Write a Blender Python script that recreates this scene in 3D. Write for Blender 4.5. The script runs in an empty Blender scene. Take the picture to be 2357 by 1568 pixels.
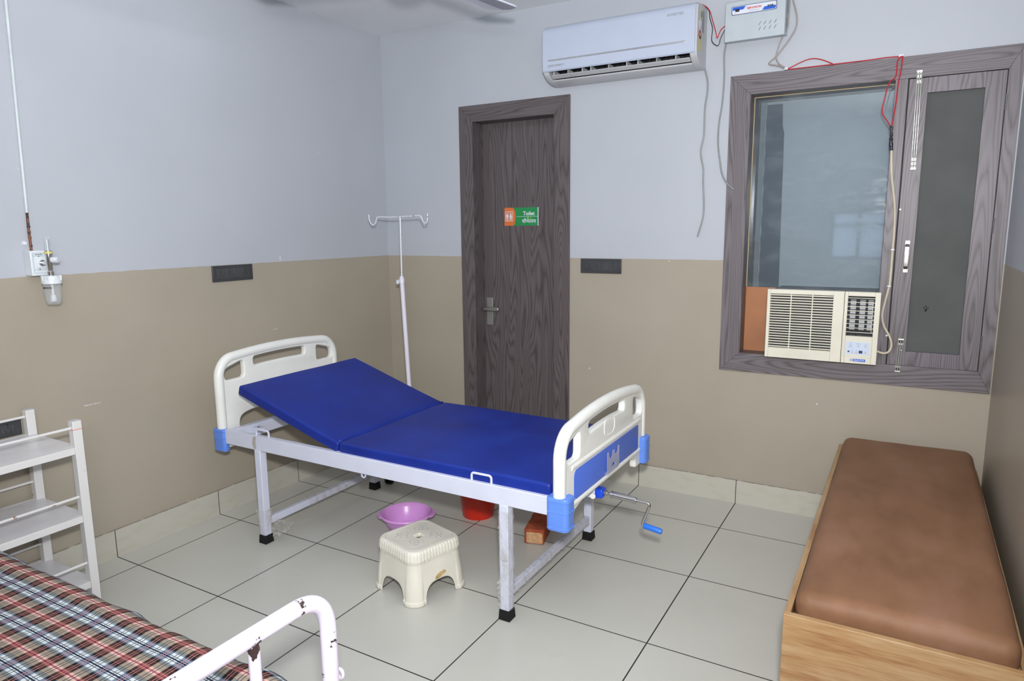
import bpy, bmesh, math, random
from mathutils import Vector, Matrix, noise
random.seed(7)
PI = math.pi
scene = bpy.context.scene
COL = scene.collection

# ------------------------------------------------------------------ materials
def srgb(r, g, b):
    f = lambda c: (c/255)/12.92 if c/255 <= .04045 else (((c/255)+.055)/1.055)**2.4
    return (f(r), f(g), f(b), 1)

class NT:
    def __init__(s, name):
        s.m = bpy.data.materials.new(name); s.m.use_nodes = True
        s.t = s.m.node_tree; s.n = s.t.nodes; s.l = s.t.links
        s.b = s.n['Principled BSDF']; s.out = s.n['Material Output']
    def new(s, typ, **kw):
        nd = s.n.new(typ)
        for k, v in kw.items(): setattr(nd, k, v)
        return nd
    def put(s, inp, v):
        if isinstance(v, bpy.types.NodeSocket): s.l.new(v, inp)
        else: inp.default_value = v
    def math(s, op, a, b=0.0, c=0.0, clamp=False):
        nd = s.new('ShaderNodeMath', operation=op, use_clamp=clamp)
        for i, v in enumerate((a, b, c)): s.put(nd.inputs[i], v)
        return nd.outputs[0]
    def mix(s, f, a, b):
        nd = s.new('ShaderNodeMix', data_type='RGBA')
        s.put(nd.inputs[0], f); s.put(nd.inputs[6], a); s.put(nd.inputs[7], b)
        return nd.outputs[2]
    def obj(s, scale=(1, 1, 1), rot=(0, 0, 0)):
        tc = s.new('ShaderNodeTexCoord'); mp = s.new('ShaderNodeMapping')
        mp.inputs['Scale'].default_value = scale; mp.inputs['Rotation'].default_value = rot
        s.l.new(tc.outputs['Object'], mp.inputs['Vector']); return mp.outputs[0]
    def xyz(s, v=None):
        sp = s.new('ShaderNodeSeparateXYZ'); s.l.new(v if v else s.obj(), sp.inputs[0]); return sp.outputs
    def noise(s, vec, scale, detail=2.0, rough=.5, out='Fac'):
        nd = s.new('ShaderNodeTexNoise'); s.l.new(vec, nd.inputs['Vector'])
        nd.inputs['Scale'].default_value = scale; nd.inputs['Detail'].default_value = detail
        nd.inputs['Roughness'].default_value = rough
        return nd.outputs[out]
    def ramp(s, fac, stops, interp='LINEAR'):
        nd = s.new('ShaderNodeValToRGB'); nd.color_ramp.interpolation = interp
        e = nd.color_ramp.elements
        while len(e) < len(stops): e.new(.5)
        for el, (p, c) in zip(e, stops): el.position = p; el.color = c
        s.l.new(fac, nd.inputs[0]); return nd.outputs[0]
    def bump(s, h, strength=.2, dist=.01):
        nd = s.new('ShaderNodeBump'); nd.inputs['Strength'].default_value = strength
        nd.inputs['Distance'].default_value = dist; s.l.new(h, nd.inputs['Height'])
        s.l.new(nd.outputs[0], s.b.inputs['Normal'])
    def set(s, col=None, rough=.5, metal=0., spec=.5, **kw):
        if col is not None: s.put(s.b.inputs['Base Color'], col)
        s.put(s.b.inputs['Roughness'], rough); s.b.inputs['Metallic'].default_value = metal
        s.b.inputs['Specular IOR Level'].default_value = spec
        for k, v in kw.items(): s.put(s.b.inputs[k], v)
        return s.m

def plain(name, rgb, rough=.5, metal=0., spec=.5, var=.06, vs=9., **kw):
    """a plain coloured surface with faint mottling"""
    n = NT(name); c = srgb(*rgb)
    f = n.noise(n.obj(), vs, 3)
    d = tuple(x*(1-var*2) for x in c[:3])+(1,); l = tuple(min(1, x*(1+var)) for x in c[:3])+(1,)
    return n.set(n.ramp(f, [(.3, d), (.7, l)]), rough, metal, spec, **kw)

def worn_paint(name, rgb, under=(60, 48, 42), amount=.62, scale=18., rough=.35):
    """enamel paint chipped through in spots"""
    n = NT(name); c = srgb(*rgb)
    f = n.noise(n.obj(), scale, 4, .6)
    g = n.noise(n.obj(), 5., 2)
    m = n.ramp(n.math('ADD', n.math('MULTIPLY', f, .7), n.math('MULTIPLY', g, .3)), [(amount, (0, 0, 0, 1)), (amount+.012, (1, 1, 1, 1))])
    return n.set(n.mix(m, c, srgb(*under)), rough)

def wall_paint():
    n = NT('two_tone_wall_paint')
    co = n.obj(); z = n.xyz(co)[2]
    wob = n.math('MULTIPLY', n.math('SUBTRACT', n.noise(co, 14., 2), .5), .006)
    up = n.math('GREATER_THAN', n.math('ADD', z, wob), 1.434)
    big = n.noise(co, 1.6, 3)
    beige = n.ramp(big, [(.3, srgb(167, 158, 142)), (.7, srgb(174, 165, 149))])
    white = n.ramp(big, [(.3, srgb(183, 187, 194)), (.7, srgb(188, 192, 199))])
    c = n.mix(up, beige, white)
    # specks of chipped paint
    vo = n.new('ShaderNodeTexVoronoi'); n.l.new(co, vo.inputs['Vector']); vo.inputs['Scale'].default_value = 3.2
    chip = n.math('LESS_THAN', vo.outputs['Distance'], n.math('MULTIPLY', n.noise(co, 60., 2), .026))
    c = n.mix(n.math('MULTIPLY', chip, .8), c, srgb(222, 220, 216))
    o3 = n.xyz(co)
    def mark(x, y, zc, hx, hy, hz):
        k = [n.math('LESS_THAN', n.math('ABSOLUTE', n.math('SUBTRACT', o3[i], v)), h) for i, (v, h) in enumerate(((x, hx), (y, hy), (zc, hz)))]
        return n.math('MULTIPLY', n.math('MULTIPLY', k[0], k[1]), k[2])
    mk = mark(0, -2.234, .803, .01, .040, .0022)
    for q in ((0, -1.026, 1.456, .01, .006, .017), (1.639, 0, .726, .008, .01, .004), (2.996, 0, .654, .004, .01, .005), (0, -1.10, 1.02, .01, .02, .0015)): mk = n.math('MAXIMUM', mk, mark(*q))
    c = n.mix(n.math('MULTIPLY', mk, n.ramp(n.noise(co, 90., 2), [(.35, (0, 0, 0, 1)), (.5, (1, 1, 1, 1))])), c, srgb(212, 214, 218))
    n.bump(n.noise(co, 55., 3), .04, .004)
    return n.set(c, n.math('ADD', n.math('MULTIPLY', up, .15), .38), spec=.4)

def tile_floor():
    n = NT('vitrified_floor_tile')
    co = n.obj(); o = n.xyz(co)
    def line(v, off):
        f = n.math('FRACT', n.math('DIVIDE', n.math('ADD', v, 6*.6-off), .6))
        d = n.math('MULTIPLY', n.math('MINIMUM', f, n.math('SUBTRACT', 1., f)), .6)
        return n.math('LESS_THAN', d, .0026)
    ln = n.math('MAXIMUM', line(o[0], .189), line(o[1], -.4004))
    base = n.ramp(n.noise(co, 2.2, 4), [(.3, srgb(196, 195, 186)), (.7, srgb(202, 201, 192))])
    st = n.ramp(n.noise(co, .9, 2, .5), [(.45, (0, 0, 0, 1)), (.85, (1, 1, 1, 1))])
    base = n.mix(n.math('MULTIPLY', st, .10), base, srgb(168, 152, 130))
    c = n.mix(ln, base, srgb(40, 37, 34))
    n.bump(n.math('SUBTRACT', 1., ln), .3, .001)
    return n.set(c, n.math('ADD', n.math('MULTIPLY', ln, .5), n.math('ADD', .26, n.math('MULTIPLY', n.noise(co, 5., 2), .05))), spec=.4)

def tile_skirting():
    n = NT('tile_skirting_glaze')
    co = n.obj(); o = n.xyz(co)
    def line(v, off):
        f = n.math('FRACT', n.math('DIVIDE', n.math('ADD', v, 3.6-off), .6))
        d = n.math('MULTIPLY', n.math('MINIMUM', f, n.math('SUBTRACT', 1., f)), .6)
        return n.math('LESS_THAN', d, .002)
    geo = n.new('ShaderNodeNewGeometry'); nx = n.math('ABSOLUTE', n.xyz(geo.outputs['Normal'])[0])
    side = n.math('GREATER_THAN', nx, .5)
    ln = n.math('ADD', n.math('MULTIPLY', line(o[1], -.4004), side), n.math('MULTIPLY', line(o[0], .189), n.math('SUBTRACT', 1., side)))
    dirt = n.ramp(n.noise(n.obj((6, 6, 18)), 1.5, 4), [(.5, (0, 0, 0, 1)), (.8, (1, 1, 1, 1))])
    base = n.mix(n.math('MULTIPLY', dirt, .22), srgb(196, 193, 180), srgb(158, 128, 96))
    edge = n.math('GREATER_THAN', o[2], n.math('ADD', .136, n.math('MULTIPLY', n.noise(co, 25., 2), .01)))
    base = n.mix(n.math('MULTIPLY', edge, .6), base, srgb(120, 104, 88))
    return n.set(n.mix(ln, base, srgb(60, 52, 46)), .28, spec=.4)

def laminate(name, along, tone=(1, 1, 1), seed=0.):
    """grey-brown wood laminate; grain runs along x ('x') or z ('z')"""
    n = NT(name)
    if along == 'z': sc, fs = (7.5, 7.5, .62), (190, 190, 4)
    else: sc, fs = (.62, 7.5, 7.5), (4, 190, 190)
    tc = n.new('ShaderNodeTexCoord'); ad = n.new('ShaderNodeVectorMath', operation='ADD')
    n.l.new(tc.outputs['Object'], ad.inputs[0]); ad.inputs[1].default_value = (seed, seed*.7, seed*1.3)
    def mp(s):
        q = n.new('ShaderNodeVectorMath', operation='MULTIPLY'); n.l.new(ad.outputs[0], q.inputs[0]); q.inputs[1].default_value = s; return q.outputs[0]
    nn = n.math('ADD', n.noise(mp(sc), 1.0, 1., .4), n.math('MULTIPLY', n.noise(mp(tuple(x*5 for x in sc)), 1., 1.), .035))
    bands = n.math('PINGPONG', n.math('MULTIPLY', nn, 27.), .5)
    bands = n.math('MULTIPLY', bands, 2.)
    fine = n.noise(mp(fs), 1.0, 2, .6)
    v = n.math('ADD', n.math('MULTIPLY', n.math('POWER', bands, .7), .55), n.math('MULTIPLY', fine, .55))
    T = lambda r, g, b: srgb(r*tone[0], g*tone[1], b*tone[2])
    c = n.ramp(v, [(.22, T(82, 75, 77)), (.46, T(104, 97, 99)), (.68, T(117, 110, 114)), (.95, T(124, 117, 122))])
    n.bump(fine, .06, .002)
    return n.set(c, .42, spec=.4)

def oak(name, along='x'):
    n = NT(name)
    s1 = (2.2, 2.2, 26) if along == 'x' else (26, 2.2, 26)
    f = n.noise(n.obj(s1), 1., 3, .55)
    fine = n.noise(n.obj(tuple(8*x for x in s1)), 1., 2)
    v = n.math('ADD', n.math('MULTIPLY', f, .8), n.math('MULTIPLY', fine, .2))
    return n.set(n.ramp(v, [(.30, srgb(146, 100, 62)), (.46, srgb(172, 134, 92)), (.6, srgb(184, 152, 112)), (.75, srgb(168, 128, 86))]), .45)

def leatherette():
    n = NT('brown_leatherette'); co = n.obj()
    f = n.noise(n.obj((5, 2.4, 5)), 1.3, 5, .6)
    c = n.ramp(f, [(.3, srgb(120, 85, 60)), (.55, srgb(136, 98, 72)), (.8, srgb(146, 110, 90))])
    n.bump(n.noise(co, 240., 3), .12, .002)
    return n.set(c, n.math('ADD', .5, n.math('MULTIPLY', f, .2)), spec=.35)

def rexine():
    n = NT('blue_rexine'); co = n.obj()
    f = n.noise(co, 3.5, 5, .6)
    c = n.ramp(f, [(.3, srgb(8, 32, 122)), (.6, srgb(14, 44, 142)), (.85, srgb(20, 52, 148))])
    n.bump(n.noise(co, 14., 3), .12, .006)
    return n.set(c, n.math('ADD', .42, n.math('MULTIPLY', f, .16)), spec=.45)

def plaid():
    n = NT('plaid_cotton')
    uv = n.new('ShaderNodeTexCoord').outputs['UV']
    o = n.xyz(uv); P, Q = .110, .0765
    fr = n.math('FRACT', n.math('DIVIDE', o[1], P))
    a = n.math('ABSOLUTE', n.math('SUBTRACT', fr, .5))          # 0 at pink centre .. .5 at white centre
    S = lambda *l: [(p, srgb(*c)) for p, c in l]
    light = n.ramp(a, S((0, (178, 108, 114)), (.02, (222, 184, 170)), (.06, (192, 162, 146)), (.092, (158, 144, 128)), (.215, (190, 146, 124)),
                        (.226, (128, 130, 122)), (.32, (134, 144, 156)), (.352, (208, 215, 214)), (.43, (44, 52, 76)), (.446, (208, 215, 214)), (.478, (40, 46, 70))), 'CONSTANT')
    dark = n.ramp(a, S((0, (116, 52, 66)), (.02, (156, 98, 92)), (.06, (104, 64, 58)), (.092, (62, 44, 43)), (.215, (146, 80, 66)),
                       (.226, (30, 32, 37)), (.32, (70, 82, 102)), (.352, (122, 134, 150)), (.43, (26, 34, 62)), (.446, (122, 134, 150)), (.478, (24, 30, 58))), 'CONSTANT')
    fx = n.math('FRACT', n.math('DIVIDE', o[0], Q))
    isd = n.math('LESS_THAN', fx, .46)
    c = n.mix(isd, light, dark)
    def thin(p, w=.018): return n.math('LESS_THAN', n.math('ABSOLUTE', n.math('SUBTRACT', fx, p)), w)
    c = n.mix(n.math('MULTIPLY', n.math('ADD', thin(.17), thin(.29)), .7), c, srgb(206, 140, 130))
    c = n.mix(n.math('MULTIPLY', n.math('ADD', thin(.66, .022), thin(.80, .022)), .8), c, srgb(44, 48, 60))
    n.bump(n.noise(n.obj(), 9., 3), .15, .01)
    return n.set(c, .85, spec=.15)

def steel(name, rgb=(190, 190, 188), rough=.25, metal=1.):
    n = NT(name)
    f = n.noise(n.obj(), 40., 2)
    return n.set(srgb(*rgb), n.math('ADD', rough, n.math('MULTIPLY', f, .04)), metal=metal)

def film():
    n = NT('crinkled_clear_film'); co = n.obj((26, 26, 9), (.5, .35, 0))
    f = n.noise(co, 1.6, 3, .55)
    n.bump(f, .8, .012)
    al = n.math('ADD', .10, n.math('MULTIPLY', n.ramp(f, [(.46, (0, 0, 0, 1)), (.62, (1, 1, 1, 1))]), .30))
    return n.set(srgb(214, 212, 208), .10, spec=.9, Alpha=al)

def clear(name, tint=(225, 230, 232), alpha=.22, rough=.05):
    n = NT(name)
    lw = n.new('ShaderNodeLayerWeight'); lw.inputs[0].default_value = .35
    al = n.math('ADD', alpha, n.math('MULTIPLY', lw.outputs['Facing'], .30), clamp=True)
    return n.set(srgb(*tint), rough, spec=.6, Alpha=al)

def pane_glass():
    n = NT('window_glass'); co = n.obj()
    tr = n.new('ShaderNodeBsdfTransparent'); tr.inputs[0].default_value = srgb(232, 236, 238)
    gl = n.new('ShaderNodeBsdfGlossy'); gl.inputs[0].default_value = (.95, .97, 1, 1)
    sm = n.ramp(n.noise(n.obj((3, 1, 7)), 1.4, 5, .65), [(.5, (0, 0, 0, 1)), (.78, (1, 1, 1, 1))])
    n.put(gl.inputs['Roughness'], n.math('ADD', .035, n.math('MULTIPLY', sm, .12)))
    df = n.new('ShaderNodeBsdfDiffuse'); df.inputs[0].default_value = srgb(190, 200, 205)
    lw = n.new('ShaderNodeFresnel'); lw.inputs[0].default_value = 1.6
    m1 = n.new('ShaderNodeMixShader'); n.put(m1.inputs[0], n.math('MULTIPLY', lw.outputs[0], 1.0, clamp=True)); n.l.new(tr.outputs[0], m1.inputs[1]); n.l.new(gl.outputs[0], m1.inputs[2])
    m2 = n.new('ShaderNodeMixShader'); n.put(m2.inputs[0], n.math('ADD', .06, n.math('MULTIPLY', sm, .12))); n.l.new(m1.outputs[0], m2.inputs[1]); n.l.new(df.outputs[0], m2.inputs[2])
    n.l.new(m2.outputs[0], n.out.inputs[0]); return n.m

def emit(name, rgb, s):
    n = NT(name); n.b.inputs['Emission Color'].default_value = srgb(*rgb); n.b.inputs['Emission Strength'].default_value = s
    return n.set(srgb(*rgb), .5)

def brick_mat():
    n = NT('burnt_clay_brick'); co = n.obj()
    f = n.noise(co, 22., 5, .6)
    c = n.ramp(f, [(.3, srgb(140, 62, 40)), (.6, srgb(172, 88, 60)), (.85, srgb(186, 112, 84))])
    n.bump(n.noise(co, 160., 4), .5, .004)
    return n.set(c, .9, spec=.2)

def mesh_net():
    n = NT('insect_screen'); co = n.obj(); o = n.xyz(co)
    w = n.math('SINE', n.math('MULTIPLY', o[0], 2400.)); w2 = n.math('SINE', n.math('MULTIPLY', o[2], 2400.))
    f = n.math('ADD', n.math('MULTIPLY', n.math('ADD', w, w2), .12), n.noise(co, 3., 3))
    return n.set(n.ramp(f, [(.3, srgb(84, 86, 85)), (.7, srgb(100, 102, 100))]), .7, spec=.25)

M = dict(
    wall=wall_paint(), floor=tile_floor(), skirt=tile_skirting(),
    ceil=plain('ceiling_paint', (238, 240, 243), .7, var=.02, vs=2.),
    wv=laminate('laminate_grain_upright', 'z'), wh=laminate('laminate_grain_level', 'x', seed=4.),
    dv=laminate('shaded_laminate_upright', 'z', (.84, .82, .80), 9.), dh=laminate('shaded_laminate_level', 'x', (.84, .82, .80), 14.),  # same laminate as the window frame, colour darkened for its dimmer light
    oak=oak('oak_laminate'), oaky=oak('oak_laminate_lengthwise', 'y'), leather=leatherette(), rexine=rexine(), plaid=plaid(),
    bedwhite=plain('white_powder_coat', (210, 213, 229), .35, var=.02),
    abs=plain('ivory_plastic', (236, 236, 230), .38, var=.02), absblue=plain('sky_blue_plastic', (98, 140, 226), .35, var=.03),
    panelblue=plain('cornflower_blue_sheet', (84, 118, 220), .45, var=.03),
    gearblue=plain('deep_blue_plastic', (22, 70, 200), .35), gripblue=plain('grip_blue_plastic', (38, 112, 214), .4),
    steel=steel('polished_steel'), brushed=steel('brushed_steel', (176, 176, 170), .32), chrome=steel('chrome', (215, 216, 218), .14),
    darksteel=steel('worn_nickel', (150, 150, 145), .42, .45),
    bolt=steel('bright_zinc', (212, 212, 206), .34, .8),
    rubber=plain('black_rubber', (28, 28, 29), .7, spec=.25), film=film(), acryl=clear('clear_acrylic', (200, 202, 222), .30, .2),
    clear=clear('clear_polycarbonate', (225, 230, 232), .10), stool=plain('cream_polypropylene', (226, 222, 208), .38, var=.04, vs=6.),
    stoolp=plain('cream_polypropylene_relief', (206, 203, 194), .4), patch=plain('old_adhesive_patch', (206, 172, 116), .8, var=.2, vs=60.),
    pink=plain('orchid_pink_plastic', (226, 162, 230), .3, var=.03), red=plain('signal_red_plastic', (206, 42, 20), .3, var=.05),
    brick=brick_mat(), mortar=plain('mortar_smear', (206, 160, 118), .9, var=.12, vs=50.),
    acwhite=plain('white_gloss_plastic', (188, 197, 215), .22, var=.01), acgrey=plain('pale_grey_plastic', (196, 198, 200), .4, var=.02),
    dark=plain('shadow_black_plastic', (24, 26, 30), .6), coil=plain('dark_fin_coil', (46, 50, 54), .5, var=.2, vs=200.),
    stab=plain('grey_white_enamel', (186, 195, 200), .4, var=.02), cream=plain('aged_cream_plastic', (228, 224, 206), .42, var=.03),
    dust=plain('dusty_sheet_metal', (120, 122, 122), .75, var=.12, vs=14.), lightblue=plain('pale_blue_membrane', (206, 218, 238), .4, var=.01),
    labelblue=plain('label_blue', (30, 92, 208), .4), navy=plain('label_navy', (34, 42, 100), .4), labelwhite=plain('label_white', (226, 230, 238), .4),
    labelred=plain('label_red', (212, 44, 52), .4), inkgrey=plain('ink_grey', (150, 156, 164), .5), ink=plain('ink_black', (36, 38, 42), .6),
    yellow=plain('label_yellow', (222, 206, 110), .5), orange=plain('sign_orange', (226, 116, 52), .45), green=plain('sign_green', (32, 142, 76), .4),
    lime=plain('lime_sticker', (150, 206, 84), .5), teal=plain('teal_line', (96, 170, 172), .5),
    plate=plain('graphite_plastic', (62, 64, 66), .38), platehi=plain('graphite_module', (70, 72, 73), .3),
    cablegrey=plain('grey_cable', (150, 152, 152), .45), cablewarm=plain('warm_grey_cable', (166, 158, 152), .45), cablecream=plain('cream_cable', (218, 206, 182), .45),
    wirered=plain('red_wire', (196, 36, 48), .4), wireblack=plain('black_wire', (30, 30, 40), .4),
    glass=pane_glass(), board=plain('grey_blue_board', (220, 226, 230), .6, var=.04, vs=2.), slate=plain('slate_strip', (92, 102, 116), .55), boardd=plain('dim_grey_board', (164, 170, 172), .7),
    caulk=plain('sealant_bead', (190, 196, 198), .7), brass=plain('pale_wood_bead', (206, 184, 140), .5), ply=plain('orange_plywood', (178, 118, 78), .55, var=.1, vs=5.),
    net=mesh_net(), trolley=worn_paint('chipped_white_enamel', (224, 222, 220), (150, 96, 60), .64, 26.),
    shelf=plain('white_enamel_sheet', (226, 224, 226), .3, var=.04), ironpaint=worn_paint('chipped_pale_lilac_enamel', (238, 228, 246), (66, 50, 48), .575, 16., .28),
    foam=plain('white_ticking', (226, 232, 238), .8), copper=worn_paint('tarnished_copper', (124, 76, 52), (44, 30, 28), .50, 30., .45),
    pipe=plain('painted_pipe', (212, 220, 222), .4), ivpole=worn_paint('scuffed_white_enamel', (226, 222, 232), (120, 104, 96), .69, 40.),
    ivrod=worn_paint('rusty_white_enamel', (222, 222, 228), (96, 84, 76), .62, 60.), oxbox=plain('medical_white_plastic', (226, 230, 234), .4),
    fan=plain('pale_lilac_enamel', (232, 237, 252), .3), fantrim=plain('grey_fan_trim', (172, 174, 190), .4), pinkmark=plain('coral_thread', (236, 120, 104), .6),
)

# ------------------------------------------------------------------ object helpers
WLOC = {}
def wl(o): return WLOC.get(o.name, Vector((0, 0, 0)))

def props(o, label=None, cat=None, group=None, kind=None):
    if label: o['label'] = label
    if cat: o['category'] = cat
    if group: o['group'] = group
    if kind: o['kind'] = kind
    return o

def thing(name, label, cat, loc=(0, 0, 0), group=None, kind=None):
    o = bpy.data.objects.new(name, None); COL.objects.link(o)
    o.location = loc; o.empty_display_size = .1; WLOC[o.name] = Vector(loc)
    return props(o, label, cat, group, kind)

def finish(me, smooth=35):
    if smooth:
        for p in me.polygons: p.use_smooth = True
        me.set_sharp_from_angle(angle=math.radians(smooth))

def obj(name, bm, mat, parent=None, base=None, bevel=0, seg=2, smooth=35, label=None, cat=None, group=None, kind=None, solid=0, sub=0, split=False):
    """link bm as ONE mesh object (or, with split, each loose piece as its own); bm is in world coordinates"""
    if split:
        left = set(bm.verts); out = None
        while left:
            st = [next(iter(left))]; isl = set(st)
            while st:
                for e in st.pop().link_edges:
                    for w_ in e.verts:
                        if w_ not in isl: isl.add(w_); st.append(w_)
            left -= isl
            nb = bmesh.new(); mp_ = {v: nb.verts.new(v.co) for v in isl}
            for f in {f for v in isl for f in v.link_faces}: nb.faces.new([mp_[v] for v in f.verts]).material_index = f.material_index
            out = obj(name, nb, mat, parent, base, bevel, seg, smooth, label, cat, group, kind, solid, sub)
        bm.free(); return out
    off = wl(parent) if parent else Vector(base or (0, 0, 0))
    bmesh.ops.translate(bm, verts=bm.verts, vec=-off)
    bmesh.ops.recalc_face_normals(bm, faces=bm.faces)
    me = bpy.data.meshes.new(name); bm.to_mesh(me); bm.free()
    mats = mat if isinstance(mat, (list, tuple)) else [mat]
    for m in mats: me.materials.append(m)
    finish(me, smooth)
    o = bpy.data.objects.new(name, me); COL.objects.link(o)
    if parent: o.parent = parent
    else: o.location = off
    WLOC[o.name] = off.copy()
    if solid:
        s = o.modifiers.new('Solidify', 'SOLIDIFY'); s.thickness = solid; s.offset = 0
    if bevel:
        b = o.modifiers.new('Bevel', 'BEVEL'); b.width = bevel; b.segments = seg; b.limit_method = 'ANGLE'; b.angle_limit = math.radians(40)
    if sub:
        s = o.modifiers.new('Subdivision', 'SUBSURF'); s.levels = s.render_levels = sub
    return props(o, label, cat, group, kind)

def BM(): return bmesh.new()

def box(bm, x0, x1, y0, y1, z0, z1, mi=0):
    v = [bm.verts.new((x, y, z)) for x in (x0, x1) for y in (y0, y1) for z in (z0, z1)]
    for f in ((0, 1, 3, 2), (4, 6, 7, 5), (0, 4, 5, 1), (2, 3, 7, 6), (0, 2, 6, 4), (1, 5, 7, 3)):
        bm.faces.new([v[i] for i in f]).material_index = mi
    return v

def boxes(*l):
    bm = BM()
    for b in l: box(bm, *b)
    return bm

def prism(bm, pts, a, b, axis='y', mi=0):
    """extrude a 2D outline; axis y: pts=(x,z); x: pts=(y,z); z: pts=(x,y)"""
    def mk(p, t): return {'y': (p[0], t, p[1]), 'x': (t, p[0], p[1]), 'z': (p[0], p[1], t)}[axis]
    A = [bm.verts.new(mk(p, a)) for p in pts]; B = [bm.verts.new(mk(p, b)) for p in pts]
    n = len(pts)
    bm.faces.new(A).material_index = mi; bm.faces.new(B[::-1]).material_index = mi
    for i in range(n): bm.faces.new((A[i], B[i], B[(i+1) % n], A[(i+1) % n])).material_index = mi

def spline(pts, n=6, cyclic=False):
    P = [Vector(p) for p in pts]; out = []; k = len(P)
    rng = range(k) if cyclic else range(k-1)
    for i in rng:
        g = (lambda j: P[j % k]) if cyclic else (lambda j: P[min(max(j, 0), k-1)])
        p0, p1, p2, p3 = g(i-1), g(i), g(i+1), g(i+2)
        for s in range(n):
            t = s/n
            out.append(.5*((2*p1)+(p2-p0)*t+(2*p0-5*p1+4*p2-p3)*t*t+(3*p1-p0-3*p2+p3)*t**3))
    if not cyclic: out.append(P[-1])
    return out

def rounded(pts, r, n=6):
    """polyline with its inner corners rounded at radius r"""
    P = [Vector(p) for p in pts]; out = [P[0]]
    for i in range(1, len(P)-1):
        a, b, c = P[i-1], P[i], P[i+1]
        d = min(r[i-1] if isinstance(r, (list, tuple)) else r, (a-b).length*.48, (c-b).length*.48)
        s, e = b+(a-b).normalized()*d, b+(c-b).normalized()*d
        for k in range(n+1):
            t = k/n; out.append((1-t)**2*s+2*t*(1-t)*b+t*t*e)
    out.append(P[-1]); return out

def tube(bm, pts, r, seg=12, cyclic=False, cap=True, mi=0, flat=1.):
    P = [Vector(p) for p in pts]; n = len(P); R = r if callable(r) else (lambda t: r)
    T = []
    for i in range(n):
        a = P[(i-1) % n] if cyclic else P[max(i-1, 0)]; b = P[(i+1) % n] if cyclic else P[min(i+1, n-1)]
        T.append((b-a).normalized())
    up = Vector((0, 0, 1)) if abs(T[0].z) < .9 else Vector((1, 0, 0))
    N = (up-T[0]*up.dot(T[0])).normalized(); rings = []
    for i in range(n):
        N = (N-T[i]*N.dot(T[i])).normalized(); B = T[i].cross(N); rr = R(i/(n-1))
        rings.append([bm.verts.new(P[i]+(N*math.cos(2*PI*k/seg)*flat+B*math.sin(2*PI*k/seg))*rr) for k in range(seg)])
    for i in range(n if cyclic else n-1):
        a, b = rings[i], rings[(i+1) % n]
        for k in range(seg): bm.faces.new((a[k], a[(k+1) % seg], b[(k+1) % seg], b[k])).material_index = mi
    if cap and not cyclic:
        bm.faces.new(rings[0][::-1]).material_index = mi; bm.faces.new(rings[-1]).material_index = mi
    return bm

def rod(bm, a, b, r, seg=16, mi=0): return tube(bm, [a, b], r, seg, mi=mi)

def lathe(bm, prof, c, seg=40, sx=1., sy=1., mi=0, cap=True):
    """revolve (r, z) pairs round the upright axis through c"""
    rings = []
    for r, z in prof:
        rings.append([bm.verts.new((c[0]+max(r, 1e-4)*sx*math.cos(2*PI*k/seg), c[1]+max(r, 1e-4)*sy*math.sin(2*PI*k/seg), c[2]+z)) for k in range(seg)])
    for a, b in zip(rings, rings[1:]):
        for k in range(seg): bm.faces.new((a[k], a[(k+1) % seg], b[(k+1) % seg], b[k])).material_index = mi
    if prof[0][0] > 0: bm.faces.new(rings[0][::-1]).material_index = mi
    if cap and prof[-1][0] > 0: bm.faces.new(rings[-1]).material_index = mi
    bmesh.ops.remove_doubles(bm, verts=bm.verts, dist=2e-4)
    return bm

def xf(bm, m): bmesh.ops.transform(bm, matrix=m, verts=bm.verts); return bm

def soft_box(c, h, r, n=(10, 10, 3), fn=None):
    """a cushion: box with half-sizes h and rounded edges r; fn(local vector) -> displaced vector"""
    bm = BM(); c = Vector(c)
    def ticks(hh, k):
        e = [-hh, -hh+.12*r, -hh+.4*r, -hh+.75*r, -hh+r]
        mid = [-hh+r+(2*hh-2*r)*i/k for i in range(1, k)]
        return e+mid+[-x for x in e[::-1]]
    tk = [ticks(h[i], n[i]) for i in range(3)]; cache = {}
    def vert(p):
        key = tuple(round(x, 6) for x in p)
        if key not in cache:
            v = Vector(p); q = Vector(tuple(max(-(h[i]-r), min(h[i]-r, v[i])) for i in range(3))); d = v-q
            w = q+d.normalized()*r if d.length > 1e-9 else v
            if fn: w = fn(w)
            cache[key] = bm.verts.new(w+c)
        return cache[key]
    for ax in range(3):
        u, w = [i for i in range(3) if i != ax]
        for s in (-1, 1):
            for i in range(len(tk[u])-1):
                for j in range(len(tk[w])-1):
                    q = []
                    for a, b in ((i, j), (i+1, j), (i+1, j+1), (i, j+1)):
                        p = [0, 0, 0]; p[ax] = s*h[ax]; p[u] = tk[u][a]; p[w] = tk[w][b]; q.append(vert(p))
                    try: bm.faces.new(q)
                    except ValueError: pass
    return bm

def basis(o, X, Y):
    X, Y = Vector(X), Vector(Y); Z = X.cross(Y)
    m = Matrix((X, Y, Z)).transposed().to_4x4(); m.translation = Vector(o); return m
FRONT = ((1, 0, 0), (0, 0, 1))      # facing -y
SIDE = ((0, 1, 0), (0, 0, 1))       # facing +x

def curve_bm(cu, mtx):
    o = bpy.data.objects.new('tmp', cu); COL.objects.link(o)
    dg = bpy.context.evaluated_depsgraph_get(); dg.update()
    me = bpy.data.meshes.new_from_object(o.evaluated_get(dg))
    bpy.data.objects.remove(o); bpy.data.curves.remove(cu)
    bm = BM(); bm.from_mesh(me); bpy.data.meshes.remove(me)
    bmesh.ops.remove_doubles(bm, verts=bm.verts, dist=1e-5)
    return xf(bm, mtx)

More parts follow.
